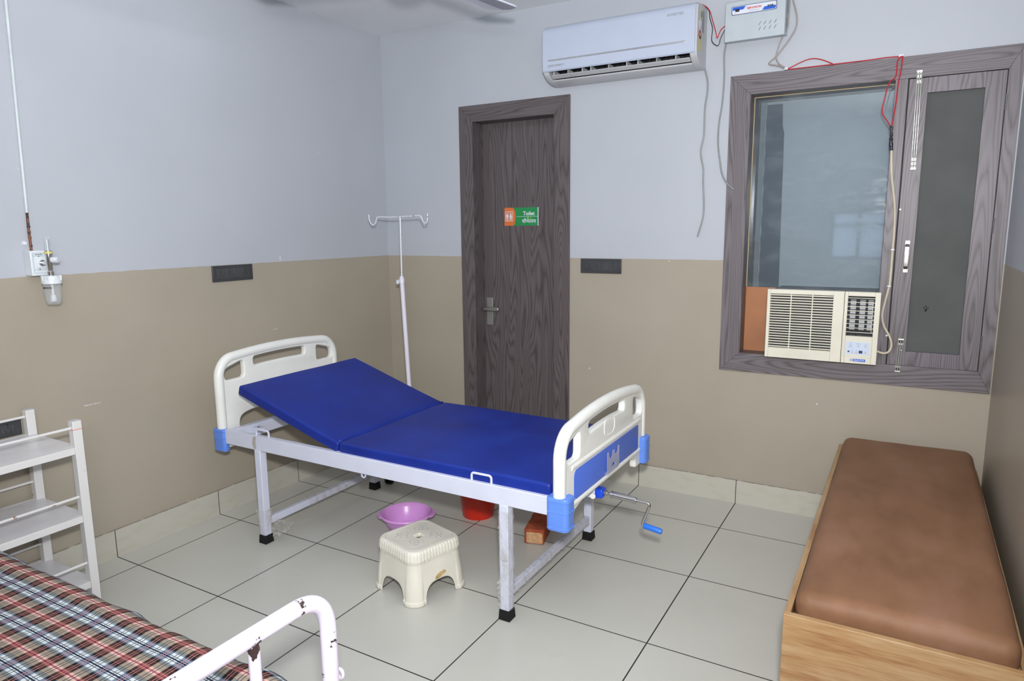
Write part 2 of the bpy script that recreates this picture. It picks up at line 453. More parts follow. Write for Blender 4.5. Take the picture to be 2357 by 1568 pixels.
def text_bm(s, size, mtx, align='CENTER', ext=.0005, bold=0., sx=1.):
    cu = bpy.data.curves.new('tmp', 'FONT'); cu.body = s; cu.size = size; cu.align_x = align; cu.align_y = 'CENTER'
    cu.extrude = ext; cu.offset = bold
    return curve_bm(cu, mtx @ Matrix.Diagonal((sx, 1, 1, 1)))

def text(name, s, size, mtx, mat, parent, **kw):
    return obj(name, text_bm(s, size, mtx, **kw), mat, parent, smooth=0)

def plate2d(loops, mtx, thick, bev, res=3):
    """flat shape with holes (loops[0] outer) of given half thickness and rounded rim"""
    cu = bpy.data.curves.new('tmp', 'CURVE'); cu.dimensions = '2D'; cu.fill_mode = 'BOTH'
    cu.extrude = max(thick-bev, 0); cu.bevel_depth = bev; cu.bevel_resolution = res; cu.offset = -bev
    for lp in loops:
        sp = cu.splines.new('POLY'); sp.points.add(len(lp)-1); sp.use_cyclic_u = True
        for p, q in zip(sp.points, lp): p.co = (q[0], q[1], 0, 1)
    return curve_bm(cu, mtx)

def rrect(x0, x1, y0, y1, r, n=6):
    out = []
    for cx, cy, a in ((x1-r, y1-r, 0), (x0+r, y1-r, 90), (x0+r, y0+r, 180), (x1-r, y0+r, 270)):
        for k in range(n+1):
            t = math.radians(a+90*k/n); out.append((cx+r*math.cos(t), cy+r*math.sin(t)))
    return out

def rpoly(pts, r, n=6):
    """closed 2D polygon with rounded corners; r a number or one per corner"""
    P = [Vector((p[0], p[1])) for p in pts]; k = len(P); out = []
    for i in range(k):
        a, b, c = P[i-1], P[i], P[(i+1) % k]; rr = r[i] if isinstance(r, (list, tuple)) else r
        d = min(rr, (a-b).length*.49, (c-b).length*.49)
        s, e = b+(a-b).normalized()*d, b+(c-b).normalized()*d
        for q in range(n+1):
            t = q/n; v = (1-t)**2*s+2*t*(1-t)*b+t*t*e; out.append((v.x, v.y))
    return out

# ------------------------------------------------------------------ the room
W, H, YF = 3.775, 2.98, -5.30
def struct(name, bm, mat, label, cat, **kw): return obj(name, bm, mat, label=label, cat=cat, kind='structure', **kw)

struct('floor', boxes((-.15, W+.15, YF-.15, .45, -.1, 0)), M['floor'], 'pale glossy tiled floor with thin dark joints', 'floor', smooth=0)
struct('ceiling', boxes((-.15, W+.15, YF-.15, .25, H, H+.1)), M['ceil'], 'plain pale painted ceiling', 'ceiling', smooth=0)
struct('wall_left', boxes((-.15, 0, YF-.15, 0, 0, H)), M['wall'], 'long wall painted white above beige, behind the blue hospital bed headboard', 'wall', smooth=0)
struct('wall_right', boxes((W, W+.15, YF-.15, 0, 0, H)), M['wall'], 'wall painted white above beige, alongside the brown padded bench', 'wall', smooth=0)
DX0, DX1, DZ = .772, 1.387, 2.332
WX0, WX1, WZ0, WZ1 = 2.57, 3.715, .905, 2.33
struct('wall_back', boxes((-.15, DX0, 0, .12, 0, H), (DX0, DX1, 0, .12, DZ, H), (DX1, WX0, 0, .12, 0, H), (WX0, WX1, 0, .12, 0, WZ0), (WX0, WX1, 0, .12, WZ1, H), (WX1, W+.15, 0, .12, 0, H)),
       M['wall'], 'wall painted white above beige that holds the toilet door and the window', 'wall', smooth=0)
struct('wall_rear', boxes((-.15, 2.50, YF-.15, YF, 0, H), (3.15, W+.15, YF-.15, YF, 0, H), (2.50, 3.15, YF-.15, YF, 0, 1.2), (2.50, 3.15, YF-.15, YF, 1.8, H)),
       M['wall'], 'wall with a small bright window, facing the toilet door', 'wall', smooth=0)
struct('baseboard_left', boxes((0, .012, YF, -.012, 0, .142)), M['skirt'], 'pale tile skirting below the beige wall with the oxygen outlet', 'skirting', smooth=0)
struct('baseboard_back', boxes((.0, .667, -.012, 0, 0, .142), (1.495, W, -.012, 0, 0, .142)), M['skirt'], 'pale tile skirting either side of the toilet door', 'skirting', smooth=0)
struct('baseboard_right', boxes((W-.012, W, YF, -.012, 0, .142)), M['skirt'], 'pale tile skirting behind the brown padded bench', 'skirting', smooth=0)

# rear window: daylight behind panes (seen only as reflections)
rw = thing('window_2', 'bright daylight window in the rear wall', 'window', kind='structure')
obj('window_frame', boxes((2.50, 2.54, YF-.06, YF+.01, 1.2, 1.8), (3.11, 3.15, YF-.06, YF+.01, 1.2, 1.8), (2.54, 3.11, YF-.06, YF+.01, 1.2, 1.24), (2.54, 3.11, YF-.06, YF+.01, 1.76, 1.8),
    (2.80, 2.84, YF-.06, YF+.01, 1.24, 1.76), (2.54, 3.11, YF-.05, YF, 1.60, 1.64)), M['wv'], rw, smooth=0)
obj('pane', boxes((2.54, 3.11, YF-.05, YF-.04, 1.24, 1.76)), emit('daylight_pane', (206, 224, 255), 1.3), rw, smooth=0)

# toilet door
d = thing('door_1', 'grey-brown wood-grain toilet door in a matching frame', 'door', kind='structure')
def mitred(x0, x1, z0, z1, ix0, ix1, iz0, iz1, y0, y1, bottom=True):
    L, R, T, B = BM(), BM(), BM(), BM()
    prism(L, [(x0, z0), (ix0, iz0), (ix0, iz1), (x0, z1)], y0, y1)
    prism(R, [(x1, z0), (x1, z1), (ix1, iz1), (ix1, iz0)], y0, y1)
    prism(T, [(x0, z1), (ix0, iz1), (ix1, iz1), (x1, z1)], y0, y1)
    if bottom: prism(B, [(x0, z0), (x1, z0), (ix1, iz0), (ix0, iz0)], y0, y1)
    return L, R, T, B
L, R, T, B = mitred(.667, 1.495, 0, 2.437, DX0+.003, DX1-.003, 0, DZ-.003, -.012, 0.118, False); B.free()
obj('jamb', L, M['dv'], d, bevel=.0015); obj('jamb', R, M['dv'], d, bevel=.0015); obj('head_frame', T, M['dh'], d, bevel=.0015)
leaf = obj('door_leaf', boxes((DX0-.02, DX1+.02, .118, .158, .004, DZ+.02)), M['dv'], d, bevel=.002)
dh = obj('handle_plate', boxes((.792, .843, .110, .118, .945, 1.142)), M['darksteel'], d, bevel=.002)
bm = BM(); rod(bm, (.812, .111, 1.064), (.812, .07, 1.064), .011)
box(bm, .79, .918, .058, .074, 1.050, 1.078); obj('lever', bm, M['brushed'], dh, bevel=.004)
obj('bead', boxes((1.3845, 1.388, .1165, .119, 2.15, 2.18)), M['labelwhite'], d)

# toilet sign on the door leaf
ts = thing('toilet_sign', 'green and orange toilet sign stuck on the wood-grain door', 'sign', (1.085, .118, 1.642))
sx0, sx1, sz0, sz1, sy = .945, 1.208, 1.642, 1.763, .116
obj('sign_panel', boxes((sx0, sx1, sy, .118, sz0, sz1)), M['green'], ts, smooth=0)
bm = BM(); arc = [(sx0+.066+.020*math.sqrt(max(0, 1-((2*k/12)-1)**2)), sz0+(sz1-sz0)*k/12) for k in range(13)]
prism(bm, [(sx0, sz1), (sx0, sz0)]+arc, sy-.0008, sy); obj('orange_field', bm, M['orange'], ts, smooth=0)
bm = BM(); q = sy-.0016
for b in ((sx0+.006, sx0+.066, 1.736, 1.739), (sx0+.006, sx0+.066, 1.672, 1.675), (sx0+.006, sx0+.009, 1.675, 1.736), (sx0+.063, sx0+.066, 1.675, 1.736), (sx0+.0345, sx0+.0365, 1.675, 1.736)):
    box(bm, b[0], b[1], q, sy-.0006, b[2], b[3])
for cx, fem in ((sx0+.0215, 0), (sx0+.05, 1)):
    prism(bm, [(cx+.0042*math.cos(2*PI*k/12), 1.7265+.0042*math.sin(2*PI*k/12)) for k in range(12)], q, sy-.0006)
    if fem: prism(bm, [(cx-.004, 1.721), (cx-.0098, 1.7), (cx-.006, 1.694), (cx-.0045, 1.679), (cx+.0045, 1.679), (cx+.006, 1.694), (cx+.0098, 1.7), (cx+.004, 1.721)], q, sy-.0006)
    else: prism(bm, [(cx-.0085, 1.719), (cx-.0085, 1.698), (cx-.0048, 1.698), (cx-.0048, 1.679), (cx+.0048, 1.679), (cx+.0048, 1.698), (cx+.0085, 1.698), (cx+.0085, 1.719)], q, sy-.0006)
obj('pictogram', bm, M['labelwhite'], ts, smooth=0)
obj('divider_line', boxes((sx0+.096, sx1-.0055, q, sy, 1.7015, 1.7035)), M['labelwhite'], ts, smooth=0)
obj('white_edge', boxes((sx1-.005, sx1+.0005, q, sy, sz0, sz1)), M['labelwhite'], ts, smooth=0)
text('lettering', 'Toilet', .037, basis((1.134, sy-.0004, 1.722), *FRONT), M['labelwhite'], ts, bold=.0006)
hin = BM()
for k_, (dx_, dz_) in enumerate(((-.0005, 0), (.0005, 0), (0, .0005), (0, -.0005))):
    tb_ = text_bm('\u0936\u094c\u091a\u093e\u0932\u092f', .034, basis((1.135+dx_, sy-.0004-.00015*k_, 1.671+dz_), *FRONT)); me = bpy.data.meshes.new('t'); tb_.to_mesh(me); tb_.free(); hin.from_mesh(me); bpy.data.meshes.remove(me)
obj('lettering', hin, M['labelwhite'], ts, smooth=0)
obj('lime_mark', boxes((1.122, 1.134, q, sy, 1.686, 1.699), (1.146, 1.156, q, sy, 1.688, 1.694)), M['lime'], ts, smooth=0, split=True)

# window
w = thing('window_1', 'wood-grain framed window with fixed glass and a screened sash, above the brown bench', 'window', kind='structure')
L, R, T, B = mitred(2.463, 3.768, .80, 2.431, WX0+.003, WX1-.003, WZ0+.003, WZ1-.003, -.012, .0)
for b_, nm, m_ in ((L, 'frame_stile', 'wv'), (R, 'frame_stile', 'wv'), (T, 'frame_rail', 'wh'), (B, 'frame_rail', 'wh')): obj(nm, b_, M[m_], w, bevel=.0015)
lin = BM()
for b in ((WX0, WX0+.004, 0, .30, WZ0, WZ1), (WX0, 3.257, 0, .30, WZ1-.004, WZ1), (WX0, 3.257, 0, .30, WZ0, WZ0+.004)): box(lin, *b)
obj('reveal_lining', lin, M['dv'], w, smooth=0, split=True)
obj('mullion', boxes((3.257, 3.312, -.012, .115, WZ0+.003, WZ1-.003)), M['wv'], w, bevel=.0015)
obj('glass_pane', boxes((WX0+.004, 3.257, .100, .105, 1.279, WZ1-.004)), M['glass'], w, smooth=0)
bm = BM()
for b in ((WX0+.004, WX0+.007, .094, .1, 1.28, WZ1-.004), (WX0+.007, 3.257, .094, .1, WZ1-.007, WZ1-.004)): box(bm, *b)
obj('glazing_bead', bm, M['brass'], w, smooth=0, split=True)
obj('filler_board', boxes((WX0+.004, 2.735, .098, .110, WZ0+.004, 1.279)), M['ply'], w, smooth=0)
obj('backing_board', boxes((2.45, 3.40, .30, .33, .85, 2.45)), M['board'], w, smooth=0)
bm = BM(); prism(bm, [(2.604, 1.24), (2.72, 1.24), (2.705, 2.15), (2.695, 2.19), (2.690, 2.31), (2.606, 2.31)], .285, .30); obj('slate_strip', bm, M['slate'], w, smooth=0)
obj('side_board', boxes((2.53, 2.605, .287, .30, 1.24, 2.36)), M['boardd'], w, smooth=0)
bm = BM(); tube(bm, [(2.604+random.uniform(-.0015, .0015), .284, 1.24+1.07*k/40) for k in range(41)], lambda t: .004+.002*math.sin(60*t), 6); obj('sealant_line', bm, M['caulk'], w)
# sash
SX0, SX1, SZ0, SZ1 = 3.3175, 3.709, .909, 2.3235
sash = BM(); gx0, gx1, gz0, gz1 = 3.397, 3.628, .983, 2.253
box(sash, SX0, gx0, -.010, .02, SZ0, SZ1); box(sash, gx1, SX1, -.010, .02, SZ0, SZ1)
so = obj('sash', sash, M['wv'], w, bevel=.0012)
obj('sash_rail', boxes((gx0, gx1, -.0098, .02, gz1, SZ1)), laminate('laminate_short_rail', 'z', (1.04, 1.03, 1.05), 21.), so, smooth=0)
obj('sash_rail', boxes((gx0, gx1, -.0098, .02, SZ0, gz0)), laminate('laminate_low_rail', 'z', (1.0, 1.0, 1.02), 27.), so, smooth=0)
obj('insect_screen', boxes((gx0, gx1, .012, .018, gz0, gz1)), M['net'], so, smooth=0)
obj('sash_backing', boxes((3.31, 3.717, .022, .03, WZ0, WZ1)), M['dark'], w, smooth=0)
def tower_bolt(x0, z0, x1, z1):
    bm = BM(); dz = z1-z0
    for u in (-.009, 0, .009):
        tube(bm, [(x0+u, -.016, z0), (x1+u, -.016, z1)], .0036 if u == 0 else .0026, 8)
    for t in (.0, .045, .09, .9, .955, 1.0):
        cx = x0+(x1-x0)*t; cz = z0+dz*t; box(bm, cx-.0125, cx+.0125, -.0165, -.0105, cz-.008, cz+.008)
    return bm
obj('tower_bolt', tower_bolt(3.363, 1.90, 3.357, 2.352), M['bolt'], so, bevel=.001)
bm = tower_bolt(3.368, .882, 3.373, 1.040); bmesh.ops.create_uvsphere(bm, u_segments=12, v_segments=8, radius=.006, matrix=Matrix.Translation((3.378, -.024, .988)))
obj('tower_bolt', bm, M['bolt'], so)
bm = BM(); hx = 3.366
for z in (1.535, 1.397): box(bm, hx-.0105, hx+.0105, -.013, -.010, z-.011, z+.011)
pr = [(-.013, 1.53), (-.030, 1.515), (-.036, 1.466), (-.030, 1.417), (-.013, 1.402), (-.0165, 1.412), (-.033+.004, 1.43), (-.0335+.002, 1.466), (-.029, 1.502), (-.0165, 1.52)]
prism(bm, pr, hx-.009, hx+.009, 'x'); obj('pull_handle', bm, M['brushed'], so, bevel=.001)
for x, z in ((3.714, 2.18), (3.714, 1.615), (3.714, 1.05)):
    bm = BM()
    for k in range(5): rod(bm, (x, -.0125, z-.036+.0148*k), (x, -.0125, z-.036+.0148*k+.0138), .0034, 8)
    obj('hinge', bm, M['steel'], so)
bm = BM()
for k in range(14):
    a = random.uniform(0, 6.28); r = random.uniform(0, .012); s = random.uniform(.001, .004)
    cx, cz = 3.472+r*math.cos(a), 1.205+r*1.4*math.sin(a); prism(bm, [(cx+s*math.cos(t), cz+1.6*s*math.sin(t)) for t in (0, 1.2, 2.4, 3.6, 4.8)], .0112, .012)
obj('stain', bm, M['dark'], so, smooth=0)

# ------------------------------------------------------------------ switch plates
def switch_plate(label, o, X, Y, modules, wd=.272, ht=.091, group=None):
    """o: lower left corner on the wall; modules: kinds of the insets"""
    m = basis(o, X, Y); t = thing('switch_plate', label, 'switch plate', o, group)
    bm = xf(boxes((0, wd, 0, ht, 0, .011)), m); obj('cover_plate', bm, M['plate'], t, bevel=.003)
    n = len(modules); a = .026; cw = (wd-2*a)/n
    for i, k in enumerate(modules):
        x0 = a+i*cw+.0025; x1 = a+(i+1)*cw-.0025
        bm = xf(boxes((x0, x1, .018, ht-.018, .010, .0125)), m)
        s = obj('module', bm, M['platehi'], t, bevel=.001)
        cx, cy = (x0+x1)/2, ht/2
        holes = {'5': [(0, .010, .0032), (-.008, -.001, .0024), (.008, -.001, .0024), (-.008, -.011, .0026), (.008, -.011, .0026)],
                 '6': [(0, .019, .0036), (0, .006, .0030), (-.011, -.006, .0030), (.011, -.006, .0030), (-.008, -.015, .0026), (.008, -.015, .0026)]}.get(k)
        if holes:
            hb = BM()
            for hx, hy, r in holes: prism(hb, [(cx+hx+r*math.cos(2*PI*q/12), cy+hy+r*math.sin(2*PI*q/12)) for q in range(12)], .0122, .0129, 'z')
            obj('pin_hole', xf(hb, m), M['dark'], s, smooth=0, split=True)
        elif k == 's':
            hb = boxes((x0+.003, cx-.0008, .022, ht-.022, .012, .0145), (cx+.0008, x1-.003, .022, ht-.022, .012, .0145)); obj('rocker', xf(hb, m), M['plate'], s, bevel=.001, split=True)
    return t
switch_plate('dark grey switch plate on the left wall with three sockets and a blank', (0, -1.519, 1.341), *SIDE, ['5', '5', 'b', '6'])
switch_plate('dark grey switch plate on the wall between the toilet door and the window', (1.575, 0, 1.341), *FRONT, ['s', '5', 'b', '6'])
switch_plate('black switch plate low on the wall behind the white trolley', (0, -2.83, .742), *SIDE, ['s', '5', 'b', '6'], .28, .073)

# ------------------------------------------------------------------ oxygen outlet, flow meter, pipe
ox = thing('oxygen_outlet', 'white boxed oxygen outlet on the left wall at the end of the copper pipe', 'gas outlet', (0, -2.416, 1.438))
obj('housing', boxes((0, .058, -2.454, -2.378, 1.438, 1.548)), M['oxbox'], ox, bevel=.004, seg=3)
bm = BM(); X = .0585
def frame_lines(bm, x, y0, y1, z0, z1, t):
    for b in ((y0, y1, z0, z0+t), (y0, y1, z1-t, z1), (y0, y0+t, z0, z1), (y1-t, y1, z0, z1)): box(bm, x-.0006, x+.0006, b[0], b[1], b[2], b[3])
frame_lines(bm, X, -2.444, -2.388, 1.450, 1.538, .001)
box(bm, X-.0006, X+.0006, -2.444, -2.388, 1.524, 1.525); box(bm, X-.0006, X+.0006, -2.444, -2.388, 1.464, 1.465); obj('teal_border', bm, M['teal'], ox, smooth=0)
bm = xf(plate2d([rrect(-.021, .021, -.022, .022, .007)], basis((.0, 0, 0), (1, 0, 0), (0, 1, 0)), .002, .001), basis((X+.0015, -2.413, 1.494), *SIDE)); obj('socket_plate', bm, M['oxbox'], ox)
bm = BM()
for z in (1.5235, 1.466): tube(bm, [(X, -2.421, z), (X+.001, -2.421, z)], .003, 12)
obj('screw', bm, M['darksteel'], ox, split=True)
text('lettering', 'OXYGEN', .0075, basis((X+.0004, -2.42, 1.531), *SIDE), M['ink'], ox)
fm = thing('oxygen_flow_meter', 'clear oxygen flow meter with a humidifier jar plugged into the wall outlet', 'flow meter', (.125, -2.41, 1.314))
cx, cy = .125, -2.412
bm = BM(); rod(bm, (.06, -2.413, 1.494), (cx-.012, -2.412, 1.494), .0085); rod(bm, (.06, -2.413, 1.494), (.072, -2.413, 1.494), .013)
lathe(bm, [(.0, .06), (.013, .06), (.0135, .085), (.010, .09), (.012, .125), (.013, .128), (.013, .16), (.0155, .162), (.0155, .176), (.009, .178), (.0, .178)], (cx, cy, 1.372), 24)
obj('valve_body', bm, M['chrome'], fm)
bm = BM(); tube(bm, [(cx, cy, 1.536), (cx, cy, 1.545)], .0165, 20); obj('yellow_ring', bm, M['yellow'], fm)
bm = BM(); kd = Vector((.75, -.3, 0)).normalized() if False else Vector((.7, .45, 0)).normalized(); k0 = Vector((cx, cy, 1.508))
tube(bm, [k0+kd*.01, k0+kd*.016, k0+kd*.036, k0+kd*.038], lambda t: .013 if .2 < t < .9 else .0115, 18); obj('knob', bm, M['labelwhite'], fm, smooth=30)
bm = BM(); lathe(bm, [(0, 0), (.012, 0), (.0125, .058), (.0125, .062), (.010, .064), (0, .064)], (cx, cy, 1.545), 24)
ft = obj('flow_tube', bm, M['clear'], fm)
bm = BM()
for k in range(10): box(bm, cx+.0123, cx+.0129, cy-.004, cy+.002, 1.552+.0045*k, 1.553+.0045*k)
obj('scale', bm, M['ink'], ft, smooth=0)
bm = BM(); rod(bm, (cx, cy, 1.546), (cx, cy, 1.596), .0035, 10); obj('float_rod', bm, M['labelwhite'], ft)
bm = BM(); lathe(bm, [(0, .028), (.034, .028), (.036, .026), (.036, .010), (.039, .008), (.039, -.006), (.037, -.008), (0, -.008)], (cx, cy, 1.412), 36)
for k in range(8):
    a = 2*PI*k/8; q = Vector((cx+.0355*math.cos(a), cy+.0355*math.sin(a), 1.431)); box(bm, q.x-.004, q.x+.004, q.y-.004, q.y+.004, 1.419, 1.4405)
obj('jar_lid', bm, M['oxbox'], fm, bevel=.001)
bm = BM(); lathe(bm, [(.0355, .094), (.034, .085), (.0335, .035), (.030, .012), (.024, .001), (.0, 0), (.0, .002), (.022, .003), (.028, .014), (.0315, .036), (.0325, .092)], (cx, cy, 1.314), 40)
jar = obj('jar', bm, M['clear'], fm)
tb = text_bm('HUMIDIFIER', .0098, Matrix.Identity(4), ext=.0003, bold=.0002)
for ln, z in (('_______ ____ ____', -.020), ('____ ______ ___', -.030), ('_____ ___ __', -.037)):
    t2 = text_bm(ln, .0052, Matrix.Translation((-.004, z, 0)), ext=.0002); me = bpy.data.meshes.new('t'); t2.to_mesh(me); t2.free(); tb.from_mesh(me); bpy.data.meshes.remove(me)
for v in tb.verts:
    a = -1.05+v.co.x/.0345; r = .0345+v.co.z+(0 if v.co.y > -.02 else .0); zz = 1.388+v.co.y
    v.co = (cx+r*math.cos(a-.2), cy+r*math.sin(a-.2), zz)
obj('lettering', tb, M['ink'], jar, smooth=0)
bm = BM(); lathe(bm, [(0, .09), (.006, .09), (.006, .045), (.010, .040), (.012, .030), (.013, .014), (.012, .012), (0, .012)], (cx, cy, 1.314), 20); obj('diffuser_stem', bm, M['oxbox'], jar)
pp = thing('copper_pipe', 'thin copper gas pipe running down the wall, painted white above', 'pipe', (.008, -2.423, 1.548))
bm = BM(); tube(bm, [(.009, -2.423, 1.548), (.009, -2.424, 1.62), (.009, -2.4225, 1.713)], .0052, 12)
for z in (1.565, 1.60, 1.625, 1.648): tube(bm, [(.009, -2.423, z), (.009, -2.423, z+.009)], .0064, 12)
obj('bare_length', bm, M['copper'], pp, label='bare tarnished copper length')
bm = BM(); tube(bm, [(.009, -2.4225, 1.713), (.009, -2.415, 2.1), (.009, -2.404, 2.6), (.009, -2.39, 2.98)], .0062, 12); obj('painted_length', bm, M['pipe'], pp, label='white painted length')
bm = BM(); lathe(bm, [(0, 0), (.011, 0), (.008, .008), (0, .009)], (0, 0, 0), 16); xf(bm, Matrix.Translation((0, -2.444, 1.581)) @ Matrix.Rotation(PI/2, 4, 'Y')); obj('wall_clip', bm, M['labelwhite'], pp)

# ------------------------------------------------------------------ split air conditioner
ac = thing('split_air_conditioner', 'white wall-mounted split air conditioner above the toilet door', 'air conditioner', (1.86, 0, 2.48))
AX0, AX1 = 1.408, 2.322
full = [(0, 2.482), (-.05, 2.479), (-.10, 2.484), (-.145, 2.498), (-.18, 2.518), (-.194, 2.534), (-.198, 2.56), (-.196, 2.762), (-.188, 2.782), (-.165, 2.793), (-.12, 2.799), (0, 2.802)]
notch = [(0, 2.482), (-.05, 2.479), (-.10, 2.484), (-.132, 2.494), (-.136, 2.502), (-.06, 2.520), (-.06, 2.575), (-.190, 2.545), (-.196, 2.56), (-.194, 2.762), (-.186, 2.782), (-.165, 2.793), (-.12, 2.799), (0, 2.802)]
bm = BM(); prism(bm, full, AX0, 1.442, 'x'); prism(bm, full, 2.284, AX1, 'x'); prism(bm, notch, 1.442, 2.284, 'x')
obj('casing', bm, M['acgrey'], ac, bevel=.004, seg=3)
bm = BM(); fp = [(-.199, 2.536), (-.206, 2.545), (-.208, 2.60), (-.207, 2.752), (-.202, 2.772), (-.190, 2.787), (-.165, 2.797), (-.12, 2.803), (-.11, 2.799), (-.16, 2.790), (-.194, 2.765), (-.197, 2.55)]
prism(bm, fp, AX0-.001, AX1-.010, 'x'); fpo = obj('front_panel', bm, M['acwhite'], ac, bevel=.003, seg=3)
obj('trim_strip', boxes((1.444, 2.262, -.210, -.2075, 2.594, 2.603)), M['chrome'], fpo, bevel=.001)
text('lettering', 'INVERTER', .020, basis((2.205, -.2085, 2.742), *FRONT), M['inkgrey'], fpo)
text('lettering', 'RECONNECT', .015, basis((1.505, -.2082, 2.568), *FRONT), M['inkgrey'], fpo)
bm = BM(); tube(bm, [(1.451+.006*math.cos(2*PI*k/20), -.2085, 2.568+.006*math.sin(2*PI*k/20)) for k in range(20)], .0012, 5, True); obj('round_mark', bm, M['inkgrey'], fpo)
obj('vent_cavity', boxes((1.443, 2.283, -.062, -.058, 2.50, 2.58)), M['dark'], ac, smooth=0)
bm = BM(); prism(bm, [(-.176, 2.519), (-.172, 2.524), (-.138, 2.511), (-.142, 2.505)], 1.447, 2.280, 'x'); obj('louver', bm, M['acgrey'], ac, bevel=.002)
for a, b in ((1.462, 1.652), (1.700, 1.925), (1.985, 2.205)):
    bm = BM()
    for p, q in (((a, a+.006), 0), ((b-.006, b), 0), (((a+b)/2-.002, (a+b)/2+.002), 0)): box(bm, p[0], p[1], -.172, -.10, 2.520, 2.547)
    box(bm, a, b, -.172, -.166, 2.543, 2.547); box(bm, a, b, -.172, -.166, 2.520, 2.524); obj('air_deflector', bm, M['acgrey'], ac, bevel=.001)
bm = BM()
for k in range(26): box(bm, 1.46+.0318*k, 1.463+.0318*k, -.10, -.062, 2.515, 2.56)
obj('swing_vane', bm, M['coil'], ac, smooth=0, split=True)
sx = AX1+.0006
def sticker(nm, y0, y1, z0, z1, m): return obj(nm, boxes((AX1-.0005, sx, y0, y1, z0, z1)), M[m], ac, smooth=0)
sticker('yellow_label', -.140, -.112, 2.712, 2.768, 'yellow'); sticker('grey_label', -.108, -.066, 2.660, 2.770, 'inkgrey')
sticker('white_label', -.165, -.118, 2.665, 2.708, 'labelwhite'); sticker('yellow_label', -.160, -.122, 2.556, 2.625, 'yellow')
bm = BM(); tube(bm, [(sx-.0008, -.142, 2.637), (sx+.0004, -.142, 2.637)], .023, 24); rt = obj('rating_disc', bm, M['labelred'], ac, smooth=0)
bm = BM(); prism(bm, [(-.142+.021*math.cos(t), 2.637+.021*math.sin(t)) for t in [PI+PI*k/12 for k in range(13)]], sx, sx+.0008, 'x'); obj('dark_half', bm, M['ink'], rt, smooth=0)
bm = BM(); prism(bm, [(-.142+.01*math.cos(t), 2.637+.01*math.sin(t)) for t in [2*PI*k/12 for k in range(12)]], sx, sx+.001, 'x'); obj('yellow_heart', bm, M['yellow'], rt, smooth=0)
bm = BM(); prism(bm, [(-.134, 2.668), (-.120, 2.668), (-.127, 2.698)], sx, sx+.0006, 'x'); obj('warning_triangle', bm, M['orange'], ac, smooth=0)
bm = BM(); prism(bm, [(-.126+.010*math.cos(t), 2.742+.018*math.sin(t)) for t in [2*PI*k/14 for k in range(14)]], sx, sx+.0006, 'x'); obj('green_seal', bm, M['green'], ac, smooth=0)

# ------------------------------------------------------------------ voltage stabiliser
st = thing('voltage_stabilizer', 'pale grey wall-mounted voltage stabiliser box with red lettering', 'voltage stabiliser', (2.59, 0, 2.59))
bm = BM(); prism(bm, [(0, 2.604), (-.100, 2.590), (-.100, 2.786), (-.094, 2.790), (0, 2.790)], 2.442, 2.742, 'x'); so2 = obj('cabinet', bm, M['stab'], st, bevel=.0025)
f = -.1004
bm = xf(plate2d([rrect(2.474, 2.700, 2.719, 2.7625, .008)], Matrix.Identity(4), .0006, 0), basis((0, f, 0), *FRONT)); pn = obj('name_panel', bm, M['navy'], st, smooth=0)
bm = xf(plate2d([rrect(2.477, 2.697, 2.7215, 2.7600, .007)], Matrix.Identity(4), .0006, 0), basis((0, f-.0006, 0), *FRONT)); obj('panel_face', bm, M['labelwhite'], pn, smooth=0)
bm = BM(); prism(bm, [(2.479, 2.742), (2.479, 2.753), (2.484, 2.758), (2.545, 2.758), (2.533, 2.742)], f-.0016, f-.001); prism(bm, [(2.629, 2.7235), (2.640, 2.740), (2.695, 2.740), (2.695, 2.729), (2.690, 2.7235)], f-.0016, f-.001)
prism(bm, [(2.536, 2.742), (2.5485, 2.758), (2.550, 2.758), (2.538, 2.742)], f-.0016, f-.001); prism(bm, [(2.6245, 2.7235), (2.636, 2.740), (2.6375, 2.740), (2.626, 2.7235)], f-.0016, f-.001); obj('blue_band', bm, M['labelblue'], pn, smooth=0, split=True)
obj('display_window', boxes((2.493, 2.514, f-.0022, f, 2.734, 2.7475), (2.654, 2.681, f-.0022, f, 2.7375, 2.7455)), M['dark'], pn, bevel=.0008, split=True)
text('lettering', 'SERVOKON', .0135, basis((2.588, f-.0014, 2.744), *FRONT), M['labelred'], pn, bold=.0004)
text('lettering', 'MAINLINE VOLTAGE STABILIZER'[9:], .0052, basis((2.588, f-.0014, 2.731), *FRONT), M['inkgrey'], pn)
text('lettering', 'AUTO', .0062, basis((2.6675, f-.0024, 2.7415), *FRONT), M['labelwhite'], pn)
bm = BM()
for r in range(2):
    for k in range(4):
        x = 2.614+.0255*k; z = 2.653-.0255*r; prism(bm, [(x, z), (x+.0022, z), (x+.0115, z+.0165), (x+.0093, z+.0165)], f-.0004, f+.0004)
obj('vent_slot', bm, M['ink'], st, smooth=0, split=True)
bm = BM()
for g in range(2):
    for k in range(6):
        z = 2.765-.085*g-.0115*k; prism(bm, [(-.062, z), (-.034, z-.006), (-.034, z-.0035), (-.062, z+.0025)], 2.7418, 2.7424, 'x')
obj('side_vent', bm, M['ink'], st, smooth=0, split=True)

